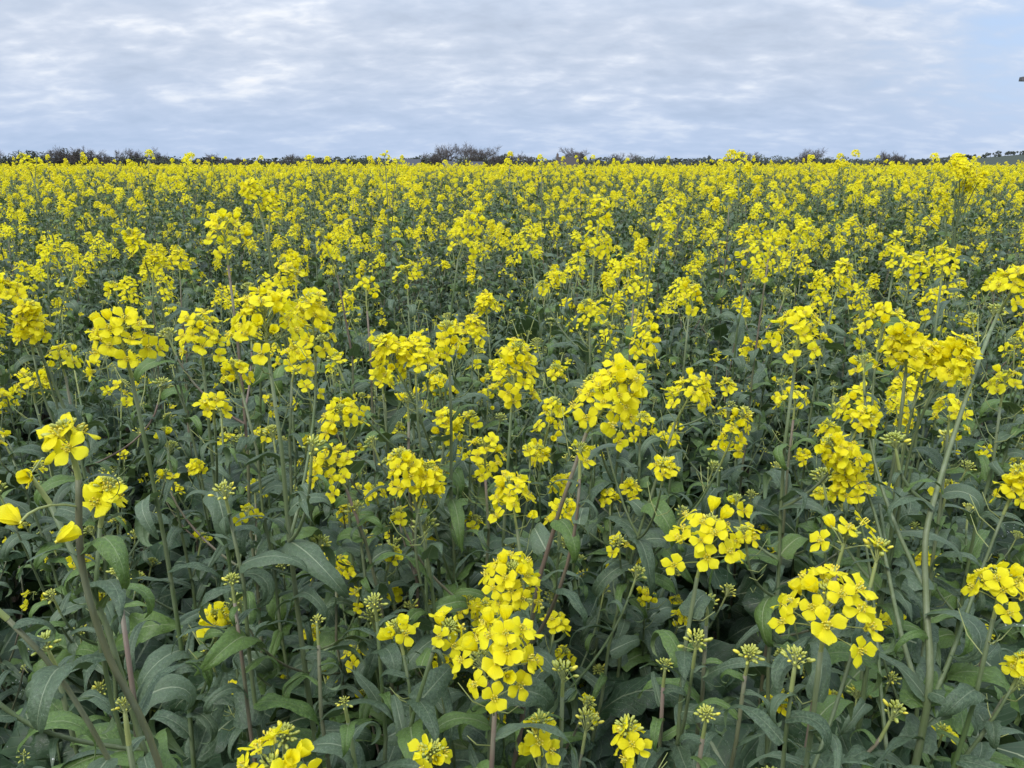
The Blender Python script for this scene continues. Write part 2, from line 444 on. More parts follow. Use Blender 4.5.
make_lib('lower', 8, lambda r, h: leaf_geo(r, 'lower', h))

# ------------------------------------------------------------------ plant
def bez(p0, p1, p2, p3, n):
    o = []
    for i in range(n + 1):
        t = i / n; q = 1 - t
        o.append(p0 * q ** 3 + p1 * (3 * q * q * t) + p2 * (3 * q * t * t) + p3 * t ** 3)
    return o
def catmull(pts, per=5):
    P = [pts[0] * 2 - pts[1]] + pts + [pts[-1] * 2 - pts[-2]]; o = []
    for i in range(1, len(P) - 2):
        for k2 in range(per):
            t = k2 / per
            o.append(0.5 * ((2 * P[i]) + (P[i + 1] - P[i - 1]) * t + (2 * P[i - 1] - 5 * P[i] + 4 * P[i + 1] - P[i + 2]) * t * t + (3 * P[i] - P[i - 1] - 3 * P[i + 1] + P[i + 2]) * t ** 3))
    o.append(P[-2]); return o
def frame(pos, zdir, spin, scale):
    q = Vector(zdir).normalized().to_track_quat('Z', 'Y').to_matrix().to_4x4()
    return Matrix.Translation(pos) @ q @ Matrix.Rotation(spin, 4, 'Z') @ Matrix.Scale(scale, 4)
def leaf_frame(pos, az, el, roll, ln):
    d = Vector((math.cos(az) * math.cos(el), math.sin(az) * math.cos(el), math.sin(el)))
    x = d.cross(Vector((0, 0, 1))).normalized(); z = x.cross(d)
    m = Matrix((x, d, z)).transposed().to_4x4()
    return Matrix.Translation(pos) @ m @ Matrix.Rotation(roll, 4, 'Y') @ Matrix.Scale(ln, 4)

def grow_head(rg, c, axis, R, Lh, n, budn=True, fs=1.0):
    """raceme round its centre c: a ring of open flowers below a dome of buds"""
    ped = Geo(); fl = []; axis = Vector(axis).normalized(); UP = Vector((0, 0, 1))
    base = c - axis * (Lh * 0.55 + 0.004)
    top = base + axis * (Lh + 0.004)
    tube(ped, [base - axis * 0.012, base, top], [0.0015, 0.0014, 0.0009], PED, 5)
    side = axis.orthogonal().normalized(); sid2 = axis.cross(side)
    a0 = rg.uniform(0, 6)
    for i in range(n):
        t = (i + 0.5) / n
        a = a0 + i * 2.39996 + rg.uniform(-0.25, 0.25)
        p = base + axis * (Lh * 0.92 * t)
        el = 0.28 + 0.75 * t + rg.uniform(-0.15, 0.15)
        rad = side * math.cos(a) + sid2 * math.sin(a)
        d = (rad * math.cos(el) + axis * math.sin(el)).normalized()
        ln = max(0.006, (R - 0.006) * (1.0 - 0.30 * t) * rg.uniform(0.85, 1.1))
        if n == 1: e = c; d = (Vector((rad.x, rad.y, 0.1))).normalized(); p = c - d * 0.02 + UP * 0.004
        else: e = p + d * ln
        tube(ped, [p, p + d * ln * 0.5 + UP * 0.0008, e], [0.0006, 0.0005, 0.0005], PED, 3, False)
        nrm = (d * 0.85 + UP * 0.22 + Vector((rg.uniform(-.45, .45), rg.uniform(-.45, .45), rg.uniform(-.35, .35)))).normalized()
        if n == 1 or rg.random() < (0.10 if t < 0.75 else 0.3): fl.append(('closed', rg.randrange(3), frame(e - nrm * 0.003, (d + UP * 0.2), rg.uniform(0, 6), rg.uniform(0.85, 1.05))))
        else: fl.append(('flower', rg.randrange(8), frame(e, nrm, rg.uniform(0, 6), rg.uniform(0.86, 1.12) * fs)))
    bd = []
    if budn and n != 1: bd.append(('buds', rg.randrange(5), frame(top + axis * 0.004, axis, rg.uniform(0, 6), rg.uniform(0.85, 1.05) * (0.9 if n else min(1.2, max(0.6, R / 0.0125))))))
    return dict(ped=ped, fl=fl, buds=bd, base=base - axis * 0.012, axis=axis, n=n)

def grow(rg, heads, h0=None, via=None, thick=1.0, nbuds=3, lean=0.05, leafy=1.0, low=1.0, zleaf=None, sideflowers=(0, 0, 0, 2), fs=1.0, purple=None):
    """plant with its foot at the origin; heads = [(centre, axis, R, L, n)], the first on the main stem"""
    D = dict(tubes=[], leaves=[], heads=[], pods=Geo(), purple=rg.random() < 0.28 if purple is None else purple)
    H = [grow_head(rg, *h, True, fs) for h in heads]
    D['heads'] = H
    tip = H[0]['base']; ax = H[0]['axis']; h = tip.z
    if via: pts = catmull([Vector((0, 0, 0))] + via + [tip], 5)
    else:
        kx, ky = rg.uniform(-lean, lean), rg.uniform(-lean, lean)
        pts = bez(Vector((0, 0, 0)), Vector((kx, ky, h * 0.4)), tip - (ax * 0.6 + Vector((0, 0, 0.4))) * (h * 0.28), tip, 14)
        pts = [p + Vector((rg.uniform(-1, 1), rg.uniform(-1, 1), 0)) * 0.0035 * (0 < i < 14) for i, p in enumerate(pts)]
    m = len(pts) - 1
    r0 = 0.0054 * thick; rads = [r0 + (0.0016 - r0) * (i / m) ** 0.9 for i in range(m + 1)]
    D['tubes'].append(('stem', pts, rads, 7))
    def along(z):
        for i in range(m):
            if pts[i + 1].z >= z: 
                a, b = pts[i], pts[i + 1]; t = (z - a.z) / max(1e-6, b.z - a.z)
                return a.lerp(b, min(1, max(0, t))), rads[i]
        return pts[-1], rads[-1]
    def branch(z0, tipp, taxis, rr):
        p0, rs = along(z0); dv = tipp - p0; hor = Vector((dv.x, dv.y, 0))
        p1 = p0 + hor * 0.45 + Vector((0, 0, dv.z * 0.22)); p2 = tipp - taxis * dv.length * 0.35
        bp = bez(p0, p1, p2, tipp, 8)
        r1 = min(rs * 0.8, rr)
        D['tubes'].append(('branch', bp, [r1 + (0.0013 - r1) * i / 8 for i in range(9)], 5))
        return bp, math.atan2(hor.y, hor.x)
    for hd in H[1:]:
        if hd['n'] == 1:     # a single old flower on its own long stalk
            c = hd['fl'][0][2].translation; p0, _r = along(min(h, c.z - 0.004)); hd['ped'] = Geo()
            tube(hd['ped'], bez(p0, p0.lerp(c, .4) + Vector((0, 0, .006)), p0.lerp(c, .8) + Vector((0, 0, .006)), c, 5), 0.0007, PED, 4, False)
            continue
        z0 = min(h * 0.9, max(h * 0.45, hd['base'].z - rg.uniform(0.14, 0.30)))
        bp, az = branch(z0, hd['base'], hd['axis'], 0.0026)
        D['leaves'].append(('upper', rg.randrange(12), leaf_frame(bp[0], az + rg.uniform(-.3, .3), rg.uniform(0.1, 0.7), rg.uniform(-.4, .4), rg.uniform(0.07, 0.12))))
        D['leaves'].append(('upper', rg.randrange(12), leaf_frame(bp[4], az + rg.uniform(-2.3, 2.3), rg.uniform(0.2, 0.8), rg.uniform(-.4, .4), rg.uniform(0.035, 0.06))))
    for _ in range(nbuds):
        z0 = h * rg.uniform(0.52, 0.90); a = rg.uniform(0, 2 * PI); ln = rg.uniform(0.05, 0.19)
        p0, _r = along(z0)
        sl = rg.uniform(0.35, 0.85); tp = p0 + Vector((math.cos(a) * ln * sl, math.sin(a) * ln * sl, ln * rg.uniform(0.7, 1)))
        ta = Vector((math.cos(a) * 0.3, math.sin(a) * 0.3, 1)).normalized()
        hd = grow_head(rg, tp, ta, 0.018, 0.012, rg.choice(sideflowers), True); hd['n'] = 0 if not hd['fl'] else len(hd['fl'])
        D['heads'].append(hd)
        bp, az = branch(z0, hd['base'] + ta * 0.004, ta, 0.0022)
        D['leaves'].append(('upper', rg.randrange(12), leaf_frame(bp[0], az, rg.uniform(0.1, 0.8), rg.uniform(-.4, .4), rg.uniform(0.06, 0.12))))
        if rg.random() < 0.6:
            D['leaves'].append(('upper', rg.randrange(12), leaf_frame(bp[6], rg.uniform(0, 6), rg.uniform(0.3, 0.9), rg.uniform(-.4, .4), rg.uniform(0.025, 0.045))))
    # small clasping leaves crowd the last centimetres under a young top
    for hd in D['heads']:
        if hd['n'] > 7 or hd['n'] == 1: continue
        a3 = rg.uniform(0, 6)
        for q in range(rg.randint(2, 3)):
            b_ = hd['base'] - hd['axis'] * (0.004 + 0.018 * q); a3 += 2.4
            D['leaves'].append((rg.choice(('upper', 'curled')), rg.randrange(12), leaf_frame(b_, a3, rg.uniform(0.3, 1.0), rg.uniform(-.5, .5), 0.026 + 0.016 * q + rg.uniform(0, 0.01))))
    # leaves up the stem
    zt = zleaf if zleaf else h * 0.86
    nl = int(27 * leafy); a = rg.uniform(0, 6)
    for i in range(nl):
        t = ((i + rg.uniform(0, 0.7)) / nl) ** 0.85; z = h * 0.22 + (zt - h * 0.22) * t
        p, rr = along(z); a += 2.4 + rg.uniform(-0.4, 0.4)
        if t < 0.40 * low: kd, ln, nn = 'lower', rg.uniform(0.13, 0.22), 8
        elif t < 0.62 * max(1, low * 0.65): kd, ln, nn = 'broad', rg.uniform(0.08, 0.15), 8
        else: kd, ln, nn = rg.choice(('upper', 'curled')), rg.uniform(0.09, 0.16) * (1.4 - 0.9 * t), 12
        D['leaves'].append((kd, rg.randrange(nn), leaf_frame(p + Vector((math.cos(a), math.sin(a), 0)) * rr * 0.6, a, rg.uniform(-0.1, 1.0) + 0.3 * t, rg.uniform(-.8, .8), ln)))
    # young pods left below the open flowers: thin stalks
    for hd in H:
        if hd['n'] < 6: continue
        for _ in range(rg.randrange(2, 6)):
            q = hd['base'] - hd['axis'] * rg.uniform(0.0, 0.05); aa = rg.uniform(0, 6)
            s1 = hd['axis'].orthogonal().normalized(); s2 = hd['axis'].cross(s1)
            d = (s1 * math.cos(aa) + s2 * math.sin(aa) + hd['axis'] * 0.5).normalized(); ln = rg.uniform(0.018, 0.034)
            tube(D['pods'], [q, q + d * ln * 0.6, q + d * ln + Vector((0, 0, ln * 0.35))], [0.0005, 0.0006, 0.0003], PED, 3)
    D['h'] = h
    return D

def link(name, data, parent=None, mw=None):
    o = bpy.data.objects.new(name, data); COL.objects.link(o)
    if parent is not None: o.parent = parent
    if mw is not None: o.matrix_basis = mw
    return o
def tag(o, label=None, cat=None, group=None, kind=None):
    if label: o['label'] = label
    if cat: o['category'] = cat
    if group: o['group'] = group
    if kind: o['kind'] = kind
    return o
def realize(D, hi, single, mhead=None):
    """the plant as an Empty with parts; single = every flower an object of its own"""
    key = 'mhi' if hi else 'mlo'; g0 = 'hi' if hi else 'lo'
    root = link('rapeseed_plant', None)
    root.empty_display_size = 0.05
    for nm, pts, rads, n in D['tubes']:
        g = Geo(); tube(g, pts, rads, STEMP if D['purple'] else STEM, n if hi else 4); link(nm, g.mesh(nm), root)
    for kd, i, mx in D['leaves']: link('leaf', LIB[(kd, i)][key], root, mx)
    if D['pods'].n: tag(link('young_pods', D['pods'].mesh('young_pods'), root), kind='stuff')
    for hd in D['heads']:
        if single:
            if hd['ped'].n:
                hp = link('flower_head', hd['ped'].mesh('flower_head'), root)
                for kd, i, mx in hd['fl']: link('flower', LIB[(kd, i)][key], hp, mx)
                for kd, i, mx in hd['buds']: link('bud_cluster', LIB[(kd, i)][key], hp, mx)
            else:
                for kd, i, mx in hd['buds']: link('bud_cluster', LIB[(kd, i)][key], root, mx)
        else:
            g = Geo()
            if hd['ped'].n: g.add_geo(hd['ped'])
            for kd, i, mx in hd['fl'] + hd['buds']: g.add_geo(LIB[(kd, i)][g0], mx)
            nm = 'flower_head' if hd['fl'] else 'bud_cluster'
            tag(link(nm, g.mesh(nm), root), kind='stuff')
    return root
def bake(D, name):
    g = Geo()
    for nm, pts, rads, n in D['tubes']: tube(g, pts[::2] + ([pts[-1]] if len(pts) % 2 == 0 else []), (list(rads[::2]) + [rads[-1]]), STEMP if D['purple'] else STEM, 4)
    for kd, i, mx in D['leaves']: g.add_geo(LIB[(kd, i)]['lo'], mx)
    for hd in D['heads']:
        for kd, i, mx in hd['fl'] + hd['buds']: g.add_geo(LIB[(kd, i)]['lo'], mx)
    return g.mesh(name)
def copy_tree(o, parent=None):
    c = o.copy(); COL.objects.link(c); c.parent = parent
    for ch in o.children: copy_tree(ch, c)
    return c

# ------------------------------------------------------------------ the near plants, each measured in the photograph
# (label, [(px, py, half width px, half height px, metres from lens, flowers, tilt)], options)
HERO = [
 ("nearest plant at far left, bare stem topped by very large open flowers", [(70,440,26,28,.42,4,0),(15,521,8,8,.42,1,0),(60,536,8,8,.42,1,0),(-24,592,9,9,.45,0,-30)], dict(purple=True, leafy=1.0, nbuds=2, thick=.4, via=[(158,762,.50),(108,655,.47),(82,565,.445)])),
 ("slender stem with few half open flowers, right of the large-flowered bare stem", [(106,494,17,20,.5,6,15),(30,475,18,16,.5,1,-20)], dict(nbuds=1, thick=.6)),
 ("wide dome shaped yellow head on a pale stem at left", [(122,343,37,33,.72,17,0)], {}),
 ("medium yellow head between the wide dome and the big double head", [(200,338,27,31,.9,14,5)], {}),
 ("big double yellow head left of centre, broad mass of open flowers", [(265,325,40,36,.7,22,0),(313,322,28,42,.78,17,5)], dict(thick=1.1)),
 ("tall plant with loose green-centred head above its neighbours at upper left", [(225,236,27,25,1.05,15,0)], {}),
 ("plant cut by the left picture edge with a long ragged yellow raceme", [(18,300,28,42,1.1,20,-8)], {}),
 ("small yellow head at the left edge below the long ragged raceme", [(32,385,19,17,1.3,9,10)], {}),
 ("plant with wide flat yellow head and narrow upright one, above picture centre left", [(408,354,42,24,.85,20,-10),(448,340,18,30,.9,11,0)], {}),
 ("tall conical yellow raceme close to the picture centre, flowering all down its side", [(515,372,28,44,.8,24,5)], {}),
 ("large bright head bending over from an upright pale stem, right of picture centre", [(612,397,38,48,.65,25,28),(580,455,10,12,.66,2,0)], dict(thick=1.1, foot=(-.05,.03))),
 ("rounded yellow head half way between the double head and the picture centre, upper of two", [(343,419,27,23,.9,14,0)], {}),
 ("drooping wide yellow head directly beneath the rounded one left of centre", [(332,470,32,24,.85,17,-25)], {}),
 ("full yellow head left of picture centre with large petals and a green bud centre", [(420,472,38,34,.75,19,5)], {}),
 ("green budded top with only a few open flowers above the full head left of centre", [(408,403,22,17,.95,4,0)], {}),
 ("loose yellow head at picture centre between the conical raceme and the full head", [(485,455,25,25,.9,10,0)], {}),
 ("egg shaped yellow head just below picture centre", [(512,497,28,32,.8,15,-8)], {}),
 ("slim strung-out raceme with gaps between its flowers, right of the conical central one", [(550,420,18,36,1.05,12,10)], {}),
 ("small sparse head low beside the egg shaped one at centre", [(563,512,18,22,.95,9,5)], {}),
 ("arching stem with an upper and a hanging lower head, right of the bent large head", [(690,395,28,27,.95,15,25),(735,432,18,38,.95,14,15)], dict(foot=(-.12,.02))),
 ("thin plant with two scant heads in the shade of the bent large head", [(642,425,16,20,1.05,7,0),(630,488,12,16,1.05,5,0)], {}),
 ("bright open head with separate large flowers, right of centre in the lower half", [(706,541,42,41,.62,17,5)], dict(foot=(.03,0))),
 ("near head at lower right, broad crown of large flowers around a green centre", [(826,612,51,44,.54,19,-5),(795,664,16,14,.52,0,0)], dict(foot=(-.03,.03))),
 ("nearest full head at bottom centre, tallest and brightest mass of large flowers", [(500,655,48,52,.53,25,5)], dict(thick=1.0)),
 ("head rising just behind and above the nearest full head at bottom centre", [(510,582,37,34,.68,16,10)], {}),
 ("crooked stem with two small heads arching left of the nearest full head", [(398,632,20,18,.65,5,-10),(446,632,24,17,.62,6,30)], dict(nbuds=1)),
 ("yellow head cut off by the bottom picture edge left of centre", [(275,771,44,26,.5,12,0)], dict(nbuds=0)),
 ("two or three flowers poking up at the bottom edge below the nearest full head", [(432,755,22,20,.6,5,10)], dict(nbuds=0)),
 ("sparse upright head low between the nearest full head and the bottom edge", [(540,735,20,34,.62,7,0)], {}),
 ("narrow bud-tipped head at the bottom edge right of centre", [(630,740,15,32,.62,7,-10)], {}),
 ("low yellow head near the right picture edge, partly open above dark leaves", [(1000,588,27,26,.7,10,0)], dict(nbuds=1)),
 ("small dark-set head low between two leafy stems left of centre", [(335,572,22,18,1.0,9,0)], {}),
 ("stoutest stem in view, forking at right, with long side branches and ragged heads", [(1014,287,22,24,.95,12,10),(850,458,34,48,.85,24,-32),(1016,484,14,26,.82,9,10)], dict(purple=False, leafy=1.7, thick=0.85, foot=(.03,.03), via=[(929,690,.80),(926,600,.80),(926,535,.80),(940,480,.82),(962,410,.85),(985,345,.9)], nbuds=5)),
 ("sparse top of separate large flowers and green buds left of the stout forked stem", [(845,540,37,24,.62,6,10)], dict(nbuds=2)),
 ("airy yellow head right of centre with wide spaced flowers, lower left of the broad cluster", [(798,338,32,31,.85,15,0)], {}),
 ("broad double cluster at right, widest yellow mass on that side", [(925,346,48,35,.85,25,0),(882,325,24,24,1.0,11,0)], dict(thick=1.1)),
 ("small rounded head above the broad double cluster at right", [(943,262,16,19,1.3,10,0)], {}),
 ("narrow upright head above and left of the broad double cluster", [(895,250,14,23,1.5,9,0)], {}),
 ("loose head above right of the picture centre", [(643,343,22,27,1.05,12,12)], {}),
 ("small head with crisp outline above the loose one right of centre", [(690,298,17,19,1.25,10,0)], {}),
 ("tallest column-shaped raceme in the middle distance, just right of centre", [(598,228,18,40,1.35,22,5)], {}),
 ("leaning raceme in the middle distance just left of centre", [(467,232,21,28,1.35,17,20)], {}),
 ("narrow raceme running down to the left of the double head", [(327,248,14,27,1.5,11,-15)], {}),
 ("flat thin head in the middle distance above the big double head", [(296,266,20,12,1.5,8,0)], {}),
 ("uneven head with open gaps, upper left of the wide flat one", [(366,290,17,19,1.35,8,0)], {}),
 ("ring of four or five single flowers around green buds above centre", [(407,277,17,17,1.35,6,0)], {}),
 ("yellow head on the right side of the middle distance hanging down in two tiers", [(755,258,20,24,1.4,12,10)], {}),
 ("little curved head between the tall column and the bent large head", [(587,312,14,19,1.3,8,-10)], {}),
 ("green budded head with three open flowers below the tall column-shaped raceme", [(634,288,16,13,1.35,5,0)], {}),
 ("slanting narrow raceme right of the tall column in the middle distance", [(666,215,14,22,1.7,10,20)], {}),
 ("thin raceme left of the tall column in the middle distance", [(527,245,15,23,1.6,9,-15)], {}),
 ("green centred globe of small flowers in the left middle distance", [(147,247,22,27,1.5,16,0)], {}),
 ("dense yellow head rising nearly to the horizon band, left of centre", [(265,193,25,22,1.4,14,0)], {}),
 ("small scattered head left of the stout forked stem, among buds", [(795,401,20,16,1.1,7,0)], {}),
 ("few-flowered head in front of the stout forked stem", [(950,412,20,18,1.0,7,0)], {}),
 ("small head right of the stout forked stem at the picture edge", [(1004,384,18,18,1.1,8,0)], {}),
 ("long upright raceme at right in the middle distance", [(776,216,14,31,1.6,13,5)], {}),
 ("little bright knot of flowers on a side stem near the far-left bare stem", [(165,434,9,8,1.2,2,0),(225,440,12,10,1.25,3,0)], {}),
 ("small yellow head between the wide dome and its darker leaves, deep in the crop", [(262,437,15,12,1.25,5,0)], {}),
 ("pair of hanging flowers under the conical central raceme", [(470,420,14,14,1.0,4,0),(530,452,10,12,1.0,3,0)], {}),
 ("flowerless stem at lower left with a tight dome of pale buds over arched leaves", [(47,648,13,12,.62,0,0)], dict(nbuds=1, leafy=1.2)),
 ("flowerless stem nearest the bottom left corner with pale buds above a long arched leaf", [(125,713,14,13,.5,0,0)], dict(nbuds=0, leafy=1.3)),
 ("closed bud head standing alone below the full head left of centre", [(375,606,13,13,.72,0,0)], dict(nbuds=1)),
 ("brownish stem with dull closed buds beside a fresh green leaf, lower left of centre", [(317,625,9,11,.72,0,0)], dict(nbuds=1, purple=True)),
 ("low bud head near the bottom edge, between dark broad leaves left of centre", [(345,706,10,12,.62,0,0)], dict(nbuds=0)),
 ("small pale bud head above a purple stem, lower left", [(232,584,11,11,.75,0,0)], dict(nbuds=1, purple=True)),
 ("star-like open bud head immediately right of the nearest full head", [(563,676,18,20,.6,0,0)], dict(nbuds=0, foot=(.12,.05))),
 ("bud head beneath the full head left of centre, just above a broad leaf", [(425,528,14,15,.8,0,0)], dict(nbuds=1)),
 ("bud head left of the full head left of centre, on a leaning stalk", [(357,511,14,12,.88,0,0)], dict(nbuds=1)),
 ("tight bud head low right of centre on a brown stalk", [(665,669,8,8,.68,0,0)], dict(nbuds=1, purple=True)),
 ("bud head near the bottom edge right of centre with curved leaf", [(706,719,12,12,.6,0,0)], dict(nbuds=0, leafy=1.2)),
 ("upright bud head between the open head and the near head at lower right", [(749,658,14,12,.66,0,0)], dict(nbuds=1)),
 ("yellowing bud head directly below the open head right of centre", [(708,606,13,14,.7,0,0)], dict(nbuds=1)),
 ("bud head on a long bare stalk in the left part, beneath the double head", [(225,495,15,13,.72,0,0)], dict(nbuds=1)),
 ("ragged head filling the gap just right of and above the full head left of centre", [(447,424,18,22,1.0,11,10)], {}),
 ("small head tucked under the left end of the wide flat head", [(382,378,15,15,1.0,7,0),(440,383,12,12,1.05,5,0)], {}),
 ("medium head hanging beneath the big double head, on its right", [(296,362,22,18,.98,12,15)], {}),
 ("medium head beneath the big double head, on its left", [(236,372,16,18,1.0,9,-10)], {}),
 ("loose half open head between the conical raceme and the large bent head", [(556,372,13,14,1.1,6,0),(540,455,12,16,1.05,7,0)], {}),
 ("long loose head above the drooping one that leans on the stout forked stem", [(858,405,22,20,1.05,11,-15),(828,430,12,14,1.1,5,0)], {}),
 ("low loose head tucked beneath the broad double cluster at right", [(905,392,20,16,1.0,9,0)], {}),
 ("scattered small head right of the large bent head, lower of a pair", [(668,440,14,12,1.1,5,0)], {}),
 ("medium head at the foot of the ragged raceme by the left edge", [(60,360,16,14,1.15,7,0)], {}),
 ("tall bushy yellow spike standing above the skyline near the right edge", [(967,172,22,20,2.3,22,0),(946,198,14,16,2.3,12,-10)], {}),
 ("two small yellow tips standing above the skyline left of the tall central trees", [(385,160,9,9,2.9,7,0),(397,166,9,9,2.9,7,10)], {}),
 ("single small yellow tip standing above the skyline left of the rounded dark clump", [(310,161,7,8,3.2,6,0)], {}),
 ("small yellow spike rising over the dark grove on the right skyline", [(741,161,9,9,2.9,9,0)], {}),
 ("yellow spike just touching the skyline bushes in the far left corner", [(32,162,12,10,2.7,10,0)], {}),
 ("few thin flowers standing against the sky left of the gabled cottage", [(542,163,7,8,3.0,4,0)], {}),
 ("thin stem with dull closed buds low at left, beside a purple stalk", [(118,578,10,9,.6,0,0)], dict(nbuds=0, purple=True)),
]
hero_feet = []
for hi_, (label, heads, o_) in enumerate(HERO):
    rg = random.Random(500 + hi_ * 7)
    fo = o_.get('foot', (rg.uniform(-0.07, 0.07), rg.uniform(-0.04, 0.06)))
    c0 = at(*heads[0][:2], heads[0][4])
    if 'via' in o_: c0 = at(*o_['via'][0])
    foot = Vector((c0.x + fo[0], c0.y + fo[1], 0)) if 'via' not in o_ else Vector((c0.x + .02, c0.y + 0.06, 0))
    hs = []
    for (px, py, rx, ry, d, n, tl) in heads:
        n = int(n * (1.2 if d > .62 else 0.95)) if n > 4 else n; c = at(px, py, d) - foot; R = rx * d / FPX; Lh = max(0.008, 1.75 * ry * d / FPX - 0.022) if n > 1 else 0.006
        a = math.radians(tl); ax = Vector((math.sin(a), rg.uniform(-0.35, 0.1), math.cos(a)))
        if R > 0.036 and n > 6:      # a mass wider than one raceme is several racemes side by side
            k2 = max(2, round(R * max(R, ry * d / FPX) / 0.026 ** 2 * 0.75))
            for q in range(k2):
                a2 = q * 2.4 + 1; rr_ = math.sqrt((q + .5) / k2) * (R - 0.020)
                dz = ((q * 0.618) % 1 - 0.5) * 2 * max(0.0, ry * d / FPX - 0.022)
                hs.append((c + Vector((math.cos(a2) * rr_, math.sin(a2) * rr_ * 0.8, dz)), ax + Vector((math.cos(a2) * .3, math.sin(a2) * .3, 0)), rg.uniform(.021, .026), rg.uniform(.02, .04), max(8, int(n * 0.8))))
            continue
        hs.append((c, ax, R, Lh, n))
    via = [at(*v) - foot for v in o_['via']] if 'via' in o_ else None
    if len(hs) > 1: hs.sort(key=lambda h_: -h_[0].z) if not via else None
    if via: via = [via[0] * f_ + Vector((0.012, 0.03, 0)) * (1 - f_) * 0.6 for f_ in (0.25, 0.5, 0.75, 0.88)] + via
    dmin = heads[0][4]
    D = grow(rg, hs, via=via, thick=o_.get('thick', 0.8 + rg.uniform(-0.1, 0.15)), nbuds=o_.get('nbuds', 4), leafy=o_.get('leafy', 1.0), fs=1.02 if dmin < 0.7 else 1.0, purple=o_.get('purple'), low=1.35, sideflowers=(0, 0, 3, 6, 9) if dmin > 0.7 and heads[0][5] > 2 else (0, 0, 0, 2),
             zleaf=min(hs[0][0].z - 0.05, 1.55 - 0.19 - 0.14 * rg.random()) if not via else 1.2)
    r = realize(D, True, True)
    r.location = foot
    tag(r, label, 'plant', 'rapeseed plants nearest the camera')
    hero_feet.append((foot.x, foot.y, dmin))

# ------------------------------------------------------------------ terrain
def gz(x, y):
    r = max(0.0, y)
    z = -0.0066 * max(0.0, min(y, 130.0) - 7.0) - 3.85 * (lambda t: t * t * (3 - 2 * t))(min(1, max(0, (r - 120) / 120)))
    if y > 330:
        q = min(1, (y - 330) / 260)
        a = x / y
        hr = math.exp(-((a - 0.75) / 0.24) ** 2) * 13.5 + math.exp(-((a + 0.62) / 0.2) ** 2) * 2.5
        z += hr * q * q * (3 - 2 * q)
    return z
def ground():
    ys = [-60, -20, -5, 0, 3, 8, 16, 30, 50, 80, 110, 125, 140, 155, 170, 185, 200, 215, 230, 245, 270, 300, 330, 360, 390, 420, 450, 480, 510, 540, 570, 600, 700, 900, 1400, 3000, 6000]
    us = [i / 24 for i in range(-36, 37)]
    V = []; 
    for y in ys:
        wd = max(60, y * 1.25) if y > 0 else 60
        for u in us:
            x = u * wd; V.append((x, y, gz(x, y)))
    n = len(us)
    F = [(i * n + j, i * n + j + 1, (i + 1) * n + j + 1, (i + 1) * n + j) for i in range(len(ys) - 1) for j in range(n - 1)]
    m, nt, b, o = newmat('ground_soil')
    tcn = nt.nodes.new('ShaderNodeTexCoord'); sp = nt.nodes.new('ShaderNodeSeparateXYZ'); L(nt, tcn.outputs['Object'], sp.inputs[0])
    nz = noise_n(nt, tcn.outputs['Object'], 9, 6, 0.65); n3 = noise_n(nt, tcn.outputs['Object'], 0.02, 2)
    soil = mixc(nt, nz.outputs[0], (0.045, 0.033, 0.022), (0.10, 0.075, 0.05))
    soil = mixc(nt, maprange(nt, noise_n(nt, tcn.outputs['Object'], 30, 3).outputs[0], 0.5, 0.6, 0, 0.7), soil, (0.03, 0.05, 0.02))
    past = mixc(nt, n3.outputs[0], (0.016, 0.026, 0.013), (0.026, 0.038, 0.020))
    L(nt, mixc(nt, maprange(nt, sp.outputs[1], 150, 156, 0, 1), soil, past), b.inputs['Base Color']); b.inputs['Roughness'].default_value = 0.95
    bu = nt.nodes.new('ShaderNodeBump'); bu.inputs['Distance'].default_value = 0.03; L(nt, nz.outputs[0], bu.inputs['Height']); L(nt, bu.outputs[0], b.inputs['Normal'])
    g = Geo(); g.add(V, F, 0)
    tag(link('ground', g.mesh('ground', [m])), kind='structure')
ground()
# ------------------------------------------------------------------ the rest of the crop
def random_heads(rg, H, kmin, kmax, small=1.0, bud=False):
    hs = []
    k2 = rg.randint(kmin, kmax)
    for i in range(k2):
        r_, a = (rg.uniform(0, 0.04), 0) if i == 0 else (rg.uniform(0.035, 0.12), i * 2.4 + rg.uniform(-.5, .5))
        z = H if i == 0 else H - rg.uniform(0.0, 0.24)
        lean = rg.uniform(0.1, 0.5)
        ax = Vector((math.cos(a) * lean + rg.uniform(-.2, .2), math.sin(a) * lean + rg.uniform(-.2, .2), 1))
        n = rg.randint(17, 28) if i == 0 else rg.choice((3, 6, 12, 18, 22))
        if bud: n = rg.choice((0, 0, 3))
        hs.append((Vector((math.cos(a) * r_, math.sin(a) * r_, z)), ax, rg.uniform(0.023, 0.033) * small, rg.uniform(0.02, 0.065), n))
    return hs
bpy.context.view_layer.update()
def proto(seed, kind):
    rg = random.Random(seed)
    if kind == 'low':
        H = rg.uniform(0.86, 1.04)
        hs = [(Vector((rg.uniform(-.12, .12), rg.uniform(-.12, .12), H)), Vector((rg.uniform(-.5, .5), rg.uniform(-.5, .5), 1)), rg.uniform(0.008, 0.011), 0.006, 0)]
        return grow(rg, hs, nbuds=rg.randint(1, 3), leafy=1.5, thick=0.85, low=1.9, zleaf=H - 0.04), H
    bud = seed % 4 == 0; H = rg.uniform(1.14, 1.46) - (0.10 if bud else 0)
    return grow(rg, random_heads(rg, H, 2, 4, 1.0, bud), nbuds=rg.randint(3, 6), leafy=1.65, fs=1.15, thick=rg.uniform(0.7, 0.95), lean=0.12, zleaf=H - 0.07), H
